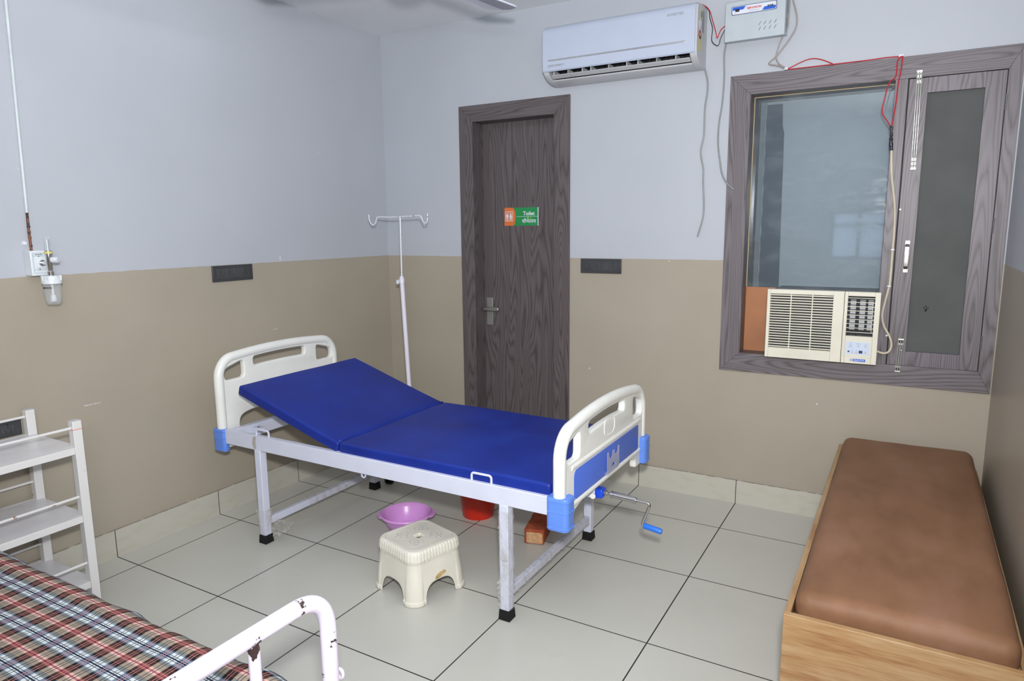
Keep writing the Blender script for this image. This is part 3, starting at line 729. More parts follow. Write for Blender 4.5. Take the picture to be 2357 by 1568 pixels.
# ------------------------------------------------------------------ window air conditioner
wa = thing('window_air_conditioner', 'cream window air conditioner set into the lower part of the window', 'air conditioner', (3.0, -.05, .909))
fy, by = -.092, -.050
obj('outer_case', boxes((2.737, 3.257, -.05, .28, .918, 1.277)), M['dust'], wa, bevel=.003)
lx0, lx1, lz0, lz1 = 2.741, 3.052, .968, 1.262
rx0, rx1, rz0, rz1 = 3.121, 3.245, 1.057, 1.264
bm = BM()
for b in ((2.724, lx0, .913, 1.286), (lx1, 3.1035, .913, 1.286), (lx0, lx1, .913, lz0), (lx0, lx1, lz1, 1.286)): box(bm, b[0], b[1], fy, by, b[2], b[3])
obj('grille_surround', bm, M['cream'], wa, bevel=.002)
bm = BM()
for b in ((3.1055, rx0, .913, 1.286), (rx1, 3.270, .913, 1.286), (rx0, rx1, .913, rz0), (rx0, rx1, rz1, 1.286)): box(bm, b[0], b[1], fy, by, b[2], b[3])
obj('control_surround', bm, M['cream'], wa, bevel=.002)
bm = BM(); N = 21
for k in range(N):
    z = lz0+(lz1-lz0)*(k+.5)/N; prism(bm, [(fy-.001, z+.0042), (fy-.001, z-.0008), (fy+.016, z-.0055), (fy+.016, z-.0025)], lx0, lx1, 'x')
    box(bm, lx1, 3.1, fy-.0007, fy+.001, z+.0005, z+.0040)
for x in (2.846, 2.952): box(bm, x-.0025, x+.0025, fy+.002, fy+.016, lz0, lz1)
obj('intake_grille', bm, M['cream'], wa, smooth=0)
obj('intake_filter', boxes((lx0, lx1, -.058, -.052, lz0, lz1)), M['coil'], wa, smooth=0)
obj('outlet_cavity', boxes((rx0, rx1, -.054, -.051, rz0, rz1)), M['dark'], wa, smooth=0)
bm = BM()
for x in (3.128, 3.165, 3.170, 3.206, 3.240): box(bm, x-.0014, x+.0014, -.075, -.060, rz0, rz1)
for k in range(8): box(bm, rx0, rx1, -.078, -.076, rz0+.018+.0235*k, rz0+.021+.0235*k)
obj('rear_vanes', bm, M['dark'], wa, smooth=0)
bm = BM()
for k in range(9):
    z = rz0+.020+.0222*k; box(bm, rx0, rx1, -.0905, -.084, z-.0014, z+.0014)
box(bm, rx1-.009, rx1-.007, -.088, -.084, rz0+.018, rz1-.025); obj('outlet_louver', bm, M['cream'], wa, smooth=0)
bm = BM()
for x in (3.132, 3.176, 3.214): box(bm, x, x+.026, -.0585, -.056, rz0+.03, rz1-.02)
obj('inner_vane', bm, M['acgrey'], wa, smooth=0, split=True)
cp = obj('control_panel', boxes((3.127, 3.236, fy-.0012, fy, .961, 1.027)), M['lightblue'], wa, bevel=.003)
bm = BM()
for x, z in ((3.148, 1.008), (3.183, 1.007), (3.217, 1.006), (3.158, .973), (3.176, .972)): tube(bm, [(x, fy-.001, z), (x, fy-.003, z)], .0058, 16)
obj('button', bm, M['acgrey'], cp, split=True)
bm = BM()
for x, z, a in ((3.140, .976, .0045), (3.196, .976, .0085)): box(bm, x-a, x+a, fy-.002, fy-.001, z-a*.85, z+a*.85)
for x, z in ((3.148, 1.019), (3.176, 1.018), (3.183, 1.018), (3.190, 1.018), (3.217, 1.017), (3.158, .984), (3.176, .983), (3.141, .998), (3.154, .998)): box(bm, x-.0013, x+.0013, fy-.0018, fy-.001, z-.0013, z+.0013)
obj('indicator', bm, M['navy'], cp, smooth=0, split=True)
bm = BM(); tube(bm, [(3.217, fy-.001, .974), (3.217, fy-.0024, .974)], .0075, 3); tube(bm, [(3.217, fy-.001, .974), (3.217, fy-.002, .974)], .006, 16); obj('round_key', bm, M['acgrey'], cp)
obj('groove', boxes((3.112, 3.245, fy-.0006, fy, .948, .9492), (3.112, 3.1132, fy-.0006, fy, .948, 1.04), (3.244, 3.2452, fy-.0006, fy, .948, 1.04)), M['acgrey'], wa, smooth=0)
bg = obj('name_badge', boxes((3.163, 3.220, fy-.0012, fy, .925, .9385)), M['labelblue'], wa, smooth=0)
text('lettering', 'BLUE STAR', .0098, basis((3.1915, fy-.0014, .9318), *FRONT), M['labelwhite'], bg, bold=.0002)
bm = BM(); frame = (3.148, 3.161, .9255, .938)
for b in ((frame[0], frame[1], frame[2], frame[2]+.001), (frame[0], frame[1], frame[3]-.001, frame[3]), (frame[0], frame[0]+.001, frame[2], frame[3]), (frame[1]-.001, frame[1], frame[2], frame[3])): box(bm, b[0], b[1], fy-.001, fy, b[2], b[3])
prism(bm, [(3.1545+(.0042 if k % 2 == 0 else .0018)*math.sin(2*PI*k/10), .9318+(.0042 if k % 2 == 0 else .0018)*math.cos(2*PI*k/10)) for k in range(10)], fy-.001, fy); obj('star_mark', bm, M['labelblue'], bg, smooth=0)

# ------------------------------------------------------------------ cables and wires
def cable(name, label, cat, pts, r, mat, n=6, seg=8, **kw):
    bm = BM(); tube(bm, spline(pts, n), r, seg); return obj(name, bm, M[mat], base=pts[-1], label=label, cat=cat, **kw)
cable('loose_cable', 'loose grey cable hanging from the corner of the split air conditioner', 'cable', [(2.318, -.012, 2.50), (2.324, -.012, 2.475), (2.338, -.012, 2.418), (2.338, -.012, 2.356), (2.329, -.012, 2.287), (2.328, -.012, 2.182), (2.327, -.012, 2.123), (2.313, -.012, 2.041), (2.331, -.012, 1.944), (2.332, -.012, 1.872), (2.34, -.012, 1.775), (2.339, -.012, 1.678), (2.31, -.012, 1.567)], .0048, 'cablegrey')
cable('loose_cable', 'grey cable hanging from the voltage stabiliser down to the window frame edge', 'cable', [(2.444, -.03, 2.612), (2.432, -.022, 2.594), (2.425, -.02, 2.538), (2.43, -.02, 2.425), (2.424, -.02, 2.289), (2.411, -.02, 2.186), (2.41, -.02, 2.081), (2.424, -.02, 1.986), (2.438, -.02, 1.915), (2.467, -.02, 1.862), (2.508, -.02, 1.825)], .0046, 'cablegrey')
cable('black_wire', 'thin black wire sagging between the split air conditioner and the stabiliser', 'wire', [(2.25, -.03, 2.811), (2.292, -.03, 2.815), (2.334, -.03, 2.790), (2.343, -.03, 2.744), (2.359, -.03, 2.691), (2.356, -.03, 2.635), (2.367, -.03, 2.611), (2.388, -.03, 2.597), (2.399, -.03, 2.607), (2.407, -.03, 2.639), (2.444, -.03, 2.704)], .0022, 'wireblack')
cable('red_wire', 'thin red wire hanging between the split air conditioner and the stabiliser', 'wire', [(2.226, -.04, 2.815), (2.25, -.04, 2.824), (2.298, -.04, 2.820), (2.338, -.035, 2.788), (2.358, -.035, 2.734), (2.38, -.035, 2.664), (2.388, -.035, 2.636), (2.407, -.035, 2.676), (2.444, -.035, 2.70)], .0022, 'wirered')
cable('twin_cable', 'reddish grey twin cable looping beside the stabiliser, nearest its side', 'cable', [(2.752, -.03, 2.95), (2.749, -.03, 2.824), (2.750, -.03, 2.771), (2.750, -.03, 2.729), (2.7485, -.03, 2.678), (2.745, -.03, 2.636), (2.717, -.03, 2.582), (2.702, -.03, 2.534), (2.697, -.03, 2.502), (2.705, -.03, 2.475), (2.721, -.03, 2.456), (2.748, -.03, 2.440)], .0036, 'cablewarm')
cable('twin_cable', 'warm grey twin cable looping widest beside the stabiliser', 'cable', [(2.75, -.018, 2.95), (2.756, -.018, 2.824), (2.765, -.02, 2.77), (2.786, -.02, 2.693), (2.785, -.02, 2.637), (2.758, -.02, 2.585), (2.723, -.02, 2.539), (2.694, -.02, 2.504), (2.663, -.02, 2.479), (2.666, -.02, 2.468), (2.705, -.02, 2.457), (2.747, -.02, 2.437)], .0042, 'cablewarm')
cable('red_wire', 'red wire bowing up over the top of the window frame', 'wire', [(2.746, -.012, 2.438), (2.77, -.012, 2.443), (2.811, -.012, 2.46), (2.852, -.012, 2.472), (2.885, -.012, 2.472), (2.925, -.012, 2.459), (2.97, -.010, 2.436)], .0026, 'wirered')
cable('red_wire', 'red wire lying along the top edge of the window frame', 'wire', [(2.747, -.008, 2.4345), (2.833, -.008, 2.4345), (2.936, -.008, 2.4345), (3.036, -.008, 2.4345), (3.133, -.008, 2.435), (3.209, -.009, 2.437), (3.276, -.012, 2.434)], .0026, 'wirered')
ct = thing('power_cord', 'cream power cord with red wire ends running down to the cream window air conditioner', 'power cord', (3.27, -.03, .975))
def part_tube(nm, pts, r, mat, p, n=6):
    bm = BM(); tube(bm, spline(pts, n), r, 8); return obj(nm, bm, M[mat], p)
part_tube('red_strand', [(3.276, -.02, 2.434), (3.259, -.02, 2.412), (3.259, -.02, 2.361), (3.254, -.02, 2.336), (3.236, -.03, 2.319), (3.225, -.03, 2.294), (3.217, -.03, 2.244), (3.209, -.03, 2.193), (3.215, -.03, 2.161), (3.234, -.03, 2.133), (3.253, -.03, 2.100)], .0028, 'wirered', ct)
part_tube('red_strand', [(3.28, -.018, 2.434), (3.277, -.018, 2.369), (3.27, -.02, 2.31), (3.267, -.02, 2.229), (3.262, -.025, 2.164), (3.258, -.03, 2.117), (3.254, -.03, 2.098)], .003, 'wirered', ct)
bm = BM(); tube(bm, spline([(3.253, -.03, 2.108), (3.258, -.028, 2.065), (3.258, -.026, 2.034), (3.263, -.022, 1.990)], 8), lambda t: .0048+.0022*math.sin(14*t)**2+(.002 if t > .5 else 0), 10); box(bm, 3.2545, 3.266, -.033, -.027, 2.098, 2.110); obj('tape_joint', bm, M['wireblack'], ct, label='black insulating tape joint')
part_tube('flex', [(3.263, -.022, 1.996), (3.268, -.02, 1.918), (3.275, -.018, 1.854), (3.291, -.018, 1.758), (3.3, -.018, 1.684), (3.304, -.018, 1.576), (3.303, -.018, 1.511), (3.303, -.018, 1.347), (3.297, -.018, 1.291), (3.286, -.018, 1.224), (3.2795, -.02, 1.167), (3.29, -.022, 1.112), (3.320, -.022, 1.057), (3.332, -.025, 1.013), (3.323, -.03, .98), (3.3, -.034, .969), (3.266, -.036, .978)], .0055, 'cablecream', ct)
for x, z in ((3.303, 1.50), (3.30, 1.315)):
    bm = BM(); box(bm, x-.009, x+.009, -.0262, -.012, z-.003, z+.003); obj('cord_clip', bm, M['labelwhite'], ct, bevel=.001)
cl = BM()
for x, z in ((3.307, 1.06), (3.322, 1.70)): tube(cl, [(x, -.012, z), (x, -.018, z)], .005, 8)
obj('wall_plug', cl, M['labelwhite'], w, split=True)
bm = BM(); box(bm, 2.738, 2.756, -.026, -.006, 2.4315, 2.4435); box(bm, 2.744, 2.750, -.034, -.006, 2.434, 2.444); obj('cable_tack', bm, M['labelwhite'], base=(2.747, 0, 2.4315), label='white tack pinning the cables at the window frame top below the stabiliser', cat='cable tack', bevel=.002)
bm = BM(); box(bm, 3.262, 3.284, -.014, -.002, 2.4315, 2.444); obj('cable_tack', bm, M['labelwhite'], base=(3.27, 0, 2.4315), label='white tack at the window frame top where the red strands drop', cat='cable tack', bevel=.002)

# ------------------------------------------------------------------ hospital bed
BY = -1.29
hb = thing('hospital_bed', 'white hospital bed with raised back, ivory end boards and blue corner guards', 'hospital bed', (1.27, BY, 0))
yn, yf = -1.735, -.842
fr = BM()
for b in ((.295, 2.245, yn, yn+.032, .508, .585), (.295, 2.245, yf-.032, yf, .508, .585), (.295, .335, yn+.032, yf-.032, .515, .580), (2.205, 2.245, yn+.032, yf-.032, .515, .580)): box(fr, *b)
for x in (1.13, 1.5, 1.85): box(fr, x-.015, x+.015, yn+.032, yf-.032, .525, .555)
obj('frame_rail', fr, M['bedwhite'], hb, bevel=.003, split=True)
obj('deck_panel', boxes((1.13, 2.19, yn+.035, yf-.035, .557, .572)), M['bedwhite'], hb, bevel=.002)
def hinge_pt(x): return .612-(x-1.075)*(.845-.625)/(1.075-.39)
bm = BM(); prism(bm, [(.44, .772), (1.085, .566), (1.085, .556), (.44, .762)], yn+.05, yf-.05); obj('backrest_panel', bm, M['bedwhite'], hb, bevel=.002)
bm = BM(); rod(bm, (.62, -1.1, .705), (1.35, -1.1, .46), .012); rod(bm, (1.1, -1.1, .475), (2.26, -1.32, .475), .012); obj('lift_rod', bm, M['steel'], hb)
def wrap(x0, x1, y0, y1, z0, z1, amp=.004, n=22, crumple=0):
    """crinkled film sleeve round a bar"""
    bm = BM(); d = Vector((x1-x0, y1-y0, z1-z0)); ax = max(range(3), key=lambda i: abs(d[i])); lo = (x0, y0, z0); hi = (x1, y1, z1)
    u, v = [i for i in range(3) if i != ax]; rings = []; m = 20
    for k in range(n+1):
        t = lo[ax]+(hi[ax]-lo[ax])*k/n; ring = []
        for q in range(m):
            s = 4*q/m; e = int(s); f_ = s-e
            c_ = [(0, 0), (1, 0), (1, 1), (0, 1), (0, 0)]; p = (c_[e][0]+(c_[e+1][0]-c_[e][0])*f_, c_[e][1]+(c_[e+1][1]-c_[e][1])*f_)
            P = [0, 0, 0]; P[ax] = t; P[u] = lo[u]+(hi[u]-lo[u])*p[0]; P[v] = lo[v]+(hi[v]-lo[v])*p[1]
            nz = abs(noise.noise(Vector(P)*45))*amp*2.2+.0012+(crumple*max(0, 1-abs(2*k/n-1.2)) if crumple else 0)*abs(noise.noise(Vector(P)*22+Vector((3, 1, 2))))
            dv = [0, 0, 0]; dv[u] = (p[0]-.5)*2; dv[v] = (p[1]-.5)*2; L_ = math.hypot(dv[u], dv[v]); P[u] += dv[u]/L_*nz; P[v] += dv[v]/L_*nz
            ring.append(bm.verts.new(P))
        rings.append(ring)
    for a, b in zip(rings, rings[1:]):
        for q in range(m): bm.faces.new((a[q], a[(q+1) % m], b[(q+1) % m], b[q]))
    return bm
lw_ = .021
legs = {}
for key, (x, y) in dict(nl=(.542, -1.716), fl=(.542, -.862), nr=(2.016, -1.716), fr=(2.016, -.862)).items():
    l = obj('leg', boxes((x-lw_, x+lw_, y-lw_, y+lw_, .03, .51)), M['bedwhite'], hb, bevel=.003); legs[key] = (l, x, y)
    bm = BM(); a, b = .0275, .0245
    va = [bm.verts.new((x+sx_*a, y+sy_*a, 0)) for sx_, sy_ in ((-1, -1), (1, -1), (1, 1), (-1, 1))]; vb = [bm.verts.new((x+sx_*b, y+sy_*b, .046)) for sx_, sy_ in ((-1, -1), (1, -1), (1, 1), (-1, 1))]
    bm.faces.new(va[::-1]); bm.faces.new(vb)
    for i in range(4): bm.faces.new((va[i], va[(i+1) % 4], vb[(i+1) % 4], vb[i]))
    obj('rubber_foot', bm, M['rubber'], l, bevel=.003)
def wr(key, z0, z1, amp, cr=0, n=22):
    l, x, y = legs[key]; obj('plastic_wrap', wrap(x-lw_, x+lw_, y-lw_, y+lw_, z0, z1, amp, n, cr), M['film'], l)
wr('nr', .165, .485, .004, 0, 40); wr('nr', .05, .17, .009, .02, 16); wr('nl', .05, .185, .006, .012, 16); wr('fl', .07, .34, .004); wr('nr', .275, .31, .01, .02, 8)
bars = [obj('cross_bar', boxes((x-.0125, x+.0125, -1.695, -.883, .095, .132)), M['bedwhite'], hb, bevel=.002) for x in (.542, 2.016)]
obj('plastic_wrap', wrap(.5295, .5545, -1.42, -.885, .095, .132, .004, 40), M['film'], bars[0])
obj('plastic_wrap', wrap(2.0035, 2.0285, -1.69, -.884, .095, .132, .005, 60), M['film'], bars[1])
# a torn flap of film hanging off the near left leg
bm = BM(); rows = []
for i in range(9):
    rows.append([bm.verts.new((.565+.16*j/8*(1-.35*i/8)+.02*noise.noise(Vector((i*.7, j*.8, 1))), -1.69+.035*noise.noise(Vector((i*.5, j*.6, 4))), .135-.12*i/8*(1-.5*j/8)+.012*noise.noise(Vector((j*.9, i*.4, 8))))) for j in range(9)])
for i in range(8):
    for j in range(8): bm.faces.new((rows[i][j], rows[i][j+1], rows[i+1][j+1], rows[i+1][j]))
obj('film_flap', bm, M['film'], legs['nl'][0])
for x0, x1 in ((.527, .619), (1.853, 1.950)):
    bm = BM(); tube(bm, rounded([(x0, yn+.016, .57), (x0, yn+.016, .617), (x1, yn+.016, .617), (x1, yn+.016, .57)], .014), .0052, 10); obj('side_loop', bm, M['bedwhite'], hb)
bm = BM(); tube(bm, [(1.245+.012*math.cos(t), yn+.02, .497+.014*math.sin(t)) for t in [2*PI*k/20 for k in range(20)]], .0038, 8, True); obj('hook_ring', bm, M['bedwhite'], hb)
obj('pole_socket', boxes((.335, .40, -1.60, -1.55, .535, .568)), M['bedwhite'], hb, bevel=.003)
bm = BM(); tube(bm, [(.368, -1.575, .5683), (.368, -1.575, .5688)], .007, 16); obj('socket_hole', bm, M['dark'], hb)
tp = BM(); prism(tp, [(.508, .540), (.516, .572), (.528, .584), (.541, .578), (.534, .556), (.538, .520), (.526, .512), (.514, .522)], yn-.0012, yn-.0002)
obj('tape_smudge', tp, plain('grey_tape_residue', (178, 174, 166), .7), hb, smooth=0)

def end_board(name, xc, y0, y1, ztop, zsh, zbot, foot, arch_z, holes_z, label):
    """ivory moulded end board in the plane x = xc"""
    mid = (y0+y1)/2; hw = (y1-y0)/2
    top = [(mid-hw*.74, zsh+.024)]+[(mid+hw*.74*(2*k/16-1), zsh+.024+(ztop-zsh-.024)*(1-(2*k/16-1)**2)) for k in range(1, 16)]+[(mid+hw*.74, zsh+.024)]
    def corner(s):
        o_ = []
        for k in range(9):
            t = PI/2*k/8; o_.append((mid+s*(hw*.74+(hw*.26)*math.sin(t)), zsh+.024-(.125)*(1-math.cos(t))))
        return o_
    Lc, Rc = corner(-1), corner(1)
    low = rounded([(y1, zbot+.06, 0), (y1, zbot, 0), (y1-.12, zbot, 0), (y1-.12, arch_z-.02, 0), (y1-.20, arch_z, 0), (y0+.20, arch_z, 0), (y0+.12, arch_z-.02, 0), (y0+.12, zbot, 0), (y0, zbot, 0), (y0, zbot+.06, 0)],
                  [.014, .014, .05, .08, .08, .05, .014, .014], 6)
    outer = Lc[::-1]+top[1:-1]+Rc+[(p_.x, p_.y) for p_ in low]
    hz0, hz1 = holes_z
    # hand holes at both ends and a long slot between them
    def zt(y): u = (y-mid)/(hw*.74); return zsh+.024+(ztop-zsh-.024)*(1-min(1, u*u))
    h1 = rpoly([(y0+.044, hz0), (y0+.168, hz0), (y0+.168, zt(y0+.168)-.046), (y0+.044, zsh-.052)], [.024, .024, .024, .06])
    h2 = rpoly([(y1-.168, hz0), (y1-.044, hz0), (y1-.044, zsh-.052), (y1-.168, zt(y1-.168)-.046)], [.024, .024, .06, .024])
    n = 10; sl0, sl1 = mid-hw*.46, mid+hw*.40
    up = [(sl0+(sl1-sl0)*k/n, zt(sl0+(sl1-sl0)*k/n)-.046) for k in range(n+1)]; lo = [(a, b-.050) for a, b in up]
    h3 = rpoly(lo+up[::-1], [.02]+[.001]*(n-1)+[.02, .02]+[.001]*(n-1)+[.02], 4)
    mt = basis((xc, 0, 0), *SIDE)
    bm = plate2d([outer, h1[::-1], h2[::-1], h3[::-1]], mt, .017, .009, 4)
    ins = lambda P_, s_: [(a-s_*.017*math.sin(PI/2*k/8), b-.017*math.cos(PI/2*k/8)) for k, (a, b) in enumerate(P_)]
    rim = [(y0+.017, zbot+.05)]+[(y0+.017, Lc[-1][1]-.03)]+ins(Lc, -1)[::-1]+[(a, b-.017) for a, b in top[1:-1]]+ins(Rc, 1)+[(y1-.017, Rc[-1][1]-.03), (y1-.017, zbot+.05)]
    tube(bm, [(xc, a, b) for a, b in rim], .0255, 16)
    o_ = obj(name, bm, M['abs'], hb, smooth=50, label=label)
    return o_
def guard(xc, ye, s, z0, z1, parent, dep=.078, lip=.013, hw_=.048):
    """sky blue corner guard wrapped round the end of a board; s -1 near, +1 far"""
    y0_, y1_ = (ye-lip, ye-lip+dep) if s < 0 else (ye+lip-dep, ye+lip)
    bm = xf(plate2d([rrect(xc-hw_, xc+hw_, y0_, y1_, min(.022, dep*.4))], Matrix.Identity(4), (z1-z0)/2, .006), Matrix.Translation((0, 0, (z0+z1)/2)))
    g_ = obj('corner_guard', bm, M['absblue'], parent, smooth=50, label='sky blue corner guard')
    rb = BM()
    for z in (z0+.014, (z0+z1)/2+.012, z1-.012):
        p = rounded([(xc-hw_+.01, y0_ if s < 0 else y1_, z), (xc+hw_, y0_ if s < 0 else y1_, z), (xc+hw_, (y1_-.008) if s < 0 else (y0_+.008), z)], min(.022, dep*.4)); tube(rb, p, .0026, 6)
    obj('rib', rb, M['absblue'], g_, split=True)
HX, FX = .258, 2.270
head = end_board('headboard', HX, -1.735, -.866, .992, .952, .47, 1, .648, (.838, .93), 'ivory head board with hand holes')
for ye, s in ((-1.735, -1), (-.866, 1)): guard(HX, ye, s, .462, .584, head, .040, .013, .044)
foot = end_board('footboard', FX, -1.752, -.800, .892, .842, .455, 1, .520, (.715, .81), 'ivory foot board with a blue panel')
for ye, s in ((-1.752, -1), (-.800, 1)): guard(FX, ye, s, .462, .596, foot)
hs = BM(); tube(hs, [(HX+.0165, -1.70, .672), (HX+.0165, -.9, .672)], .0018, 6); obj('seam', hs, M['abs'], head)
px = FX+.0175
bm = plate2d([rpoly([(-1.640, .548), (-.895, .548), (-.895, .672), (-1.640, .672)], [.03, .012, .012, .03])], basis((px, 0, 0), *SIDE), .0012, .0004, 1); obj('blue_panel', bm, M['panelblue'], foot, label='cornflower blue panel')
lips = BM()
for z in (.536, .690): tube(lips, [(FX+.010, -1.66, z), (FX+.012, -1.62, z), (FX+.012, -.91, z), (FX+.010, -.87, z)], .013, 10)
obj('moulded_rib', lips, M['abs'], foot, split=True)
bm = BM(); tube(bm, [(px, a, b) for a, b in rpoly([(-1.33, .725), (-1.21, .725), (-1.21, .800), (-1.33, .800)], .035, 6)], .0018, 6, True); obj('emblem_outline', bm, M['abs'], foot)
ch = rpoly([(-1.325, .556), (-1.185, .556), (-1.185, .655), (-1.200, .655), (-1.202, .632), (-1.222, .622), (-1.240, .632), (-1.243, .650), (-1.262, .650), (-1.266, .630), (-1.285, .618), (-1.304, .630), (-1.308, .655), (-1.325, .655)], .006, 3)
bm = plate2d([ch, rrect(-1.268, -1.236, .578, .592, .003)[::-1]], basis((px+.014, 0, 0), *SIDE), .0016, .0006, 1); box(bm, px, px+.013, -1.323, -1.187, .556, .560); obj('chart_holder', bm, M['acryl'], foot, label='clear acrylic chart holder')
# crank
cy_ = -1.335
bm = BM(); box(bm, 2.225, 2.262, cy_-.03, cy_+.03, .492, .520); box(bm, 2.225, 2.262, cy_-.034, cy_-.028, .455, .52); box(bm, 2.225, 2.262, cy_+.028, cy_+.034, .455, .52); obj('crank_bracket', bm, M['bedwhite'], hb, bevel=.002)
bm = xf(plate2d([rrect(-.052, .034, -.021, .021, .014)], Matrix.Identity(4), .024, .006), basis((2.262, cy_, .474), *FRONT)); rod(bm, (2.255, cy_-.034, .466), (2.255, cy_-.024, .466), .013); obj('crank_joint', bm, M['gearblue'], hb, smooth=50, label='deep blue crank joint')
bm = BM(); rod(bm, (2.255, cy_-.040, .466), (2.255, cy_-.034, .466), .0125); obj('joint_bolt', bm, M['abs'], hb)
cr = BM(); P0 = Vector((2.296, cy_, .4765)); P1 = Vector((2.440, cy_, .4690)); dn = (P1-P0).normalized()
tube(cr, [P0, P0+dn*.012], .012, 14); tube(cr, [P0+dn*.01, P0+dn*.03], .0075, 12); tube(cr, [P0+dn*.03, P0+dn*.034], .017, 16); tube(cr, [P0+dn*.034, P1], .0145, 18)
tube(cr, rounded([P1, (2.503, cy_, .4655), (2.468, cy_-.002, .364), (2.49, cy_, .3605)], .016), .0062, 12); co_ = obj('crank', cr, M['steel'], hb, label='steel folding crank')
bm = BM(); tube(bm, [(2.476, cy_, .3625), (2.480, cy_, .362), (2.548, cy_, .3530), (2.556, cy_, .352)], lambda t: .0125 if .1 < t < .9 else .010, 16); obj('crank_grip', bm, M['gripblue'], co_, label='blue grip')

# mattress in two hinged sections
mt = thing('folding_mattress', 'blue rexine two-section mattress on the hospital bed', 'mattress', (1.3, BY, .57))
def ripple(a, s=3.): return lambda w_: Vector((w_.x, w_.y, w_.z+a*noise.noise(Vector((w_.x*s, w_.y*s, 1.7)))-(.004*max(0, 1-abs(abs(w_.y)-.40)/.06) if w_.z > 0 else 0)))
seatw = .432
bm = soft_box((1.660, BY+.004, .604), (.562, seatw, .030), .014, (18, 14, 2), ripple(.006)); obj('leg_section', bm, M['rexine'], mt, smooth=60)
L_ = .715; ang = math.atan2(.845-.632, .69)
bm = soft_box((0, 0, 0), (L_/2, seatw, .029), .013, (14, 14, 2), ripple(.005)); xf(bm, Matrix.Translation((.748, BY+.004, .7065)) @ Matrix.Rotation(ang, 4, 'Y')); obj('back_section', bm, M['rexine'], mt, smooth=60)
bm = BM(); rows = []
for j in range(25):
    y = BY+.004-.425+.85*j/24; s_ = .006*math.sin(9*y); rows.append([bm.verts.new((1.052+.012*i+.004*math.sin(7*y+i), y, .627+(.010 if i in (1, 3) else .002 if i in (0, 4) else .0)+s_*.3)) for i in range(5)])
for a, b in zip(rows, rows[1:]):
    for i in range(4): bm.faces.new((a[i], a[i+1], b[i+1], b[i]))
obj('hinge_flap', bm, M['rexine'], mt, smooth=60, solid=.003)

# ------------------------------------------------------------------ stool
sc_ = Vector((1.527, -1.675, 0)); SR = Matrix.Translation(sc_) @ Matrix.Rotation(math.radians(-15.5), 4, 'Z')
sl = thing('plastic_stool', 'low cream plastic stool with a fluted rim beside the hospital bed', 'stool', sc_)
def rsq(h, r, N=240):
    """points of a rounded square, with side coordinate (distance from the side's middle / half size)"""
    per = 8*(h-r)+2*PI*r; out = []
    for i in range(N):
        d_ = per*i/N; side = 2*(h-r); q = PI*r/2
        k = 0
        while True:
            if d_ <= side: p = Vector((h, -(h-r)+d_)); nr = Vector((1, 0)); s_ = abs(d_-(h-r))/h; break
            d_ -= side
            if d_ <= q: t = d_/r; p = Vector((h-r+r*math.cos(t), h-r+r*math.sin(t))); nr = Vector((math.cos(t), math.sin(t))); s_ = 1.; break
            d_ -= q; k += 1
        rot = Matrix.Rotation(k*PI/2, 2); out.append((rot @ p, rot @ nr, s_))
    return out
N = 520; ZT = .243
bm = BM(); rings = []
def stool_half(z): return .134+.019*(1-z/ZT)**.9
base = rsq(.134, .045, N)
zs = [0, .01, .018, .022, .03, .05, .08, .11, .135, .15, .165, .18, .193, .197, .205, .215, .225, .233, .238]
cols = []
for i in range(N):
    s_ = base[i][2]; z0 = 0.
    aw = .55
    if s_ < aw: z0 = .088*(1-(s_/aw)**3.2)**(1/2.4)
    cols.append(z0)
for zi, z in enumerate(zs):
    ring = []
    for i in range(N):
        _, nr, s_ = base[i]
        zz = cols[i]+(ZT-.005-cols[i])*(z/.238)
        h = stool_half(zz); p, nr, s_ = rsq_cache[(round(h, 5))][i] if False else (base[i][0]*(h/.134), base[i][1], base[i][2])
        o_ = 0.
        if zz > .190: o_ = .0062*min(1, (zz-.190)/.006)-.0024*min(1, (zz-.190)/.010)*max(0, math.cos(2*PI*i/N*60))**3
        if zz > .226: o_ -= (zz-.226)**2*30
        if s_ > .62 and zz < .135: o_ += .0035*min(1, (s_-.62)/.10)*min(1, (.135-zz)/.03)
        if s_ > .56 and zz < .021: o_ += .005
        p = p+nr*o_; ring.append(bm.verts.new((p.x, p.y, zz)))
    rings.append(ring)
for a, b in zip(rings, rings[1:]):
    for i in range(N): bm.faces.new((a[i], a[(i+1) % N], b[(i+1) % N], b[i]))
prev = rings[-1]
for sc2, dz in ((.975, .003), (.94, .0045), (.90, .0030), (.6, .0032), (.17, .0034), (.155, -.004), (.15, -.016)):
    ring = []
    for i in range(N):
        p = base[i][0]*sc2*1.02; ring.append(bm.verts.new((p.x, p.y, .238+dz)))
    for i in range(N): bm.faces.new((prev[i], prev[(i+1) % N], ring[(i+1) % N], ring[i]))
    prev = ring
obj('stool_body', xf(bm, SR), M['stool'], sl, smooth=45, solid=.0035)
pb = BM()
for q in range(4):
    for s_ in (-1, 1):
        pts = []
        for k in range(34):
            t = k/33; a = t*2.6*PI; r = .031*(1-t*.82)
            pts.append((.062+r*math.cos(a+.4), s_*(.040+r*math.sin(a+.4)), .2430))
        pts = [Matrix.Rotation(q*PI/2, 3, 'Z') @ Vector(p) for p in pts]; tube(pb, pts, .0044, 6, flat=.2)
    pts = [Matrix.Rotation(q*PI/2+PI/4, 3, 'Z') @ Vector((.05+.055*t, .012*math.sin(t*6), .2432)) for t in [k/12 for k in range(13)]]; tube(pb, pts, .003, 6, flat=.25)
tube(pb, [Vector((p[0].x*.90, p[0].y*.90, .2432)) for p in rsq(.134, .045, 96)], .0014, 5, True)
obj('scroll_relief', xf(pb, SR), M['stoolp'], sl, label='moulded scroll pattern on the seat')
bm = BM(); fl_ = Vector((0, -1, 0)); pt = rpoly([(.010, .096), (.028, .115), (.070, .121), (.078, .110), (.056, .100), (.026, .091)], .008, 3)
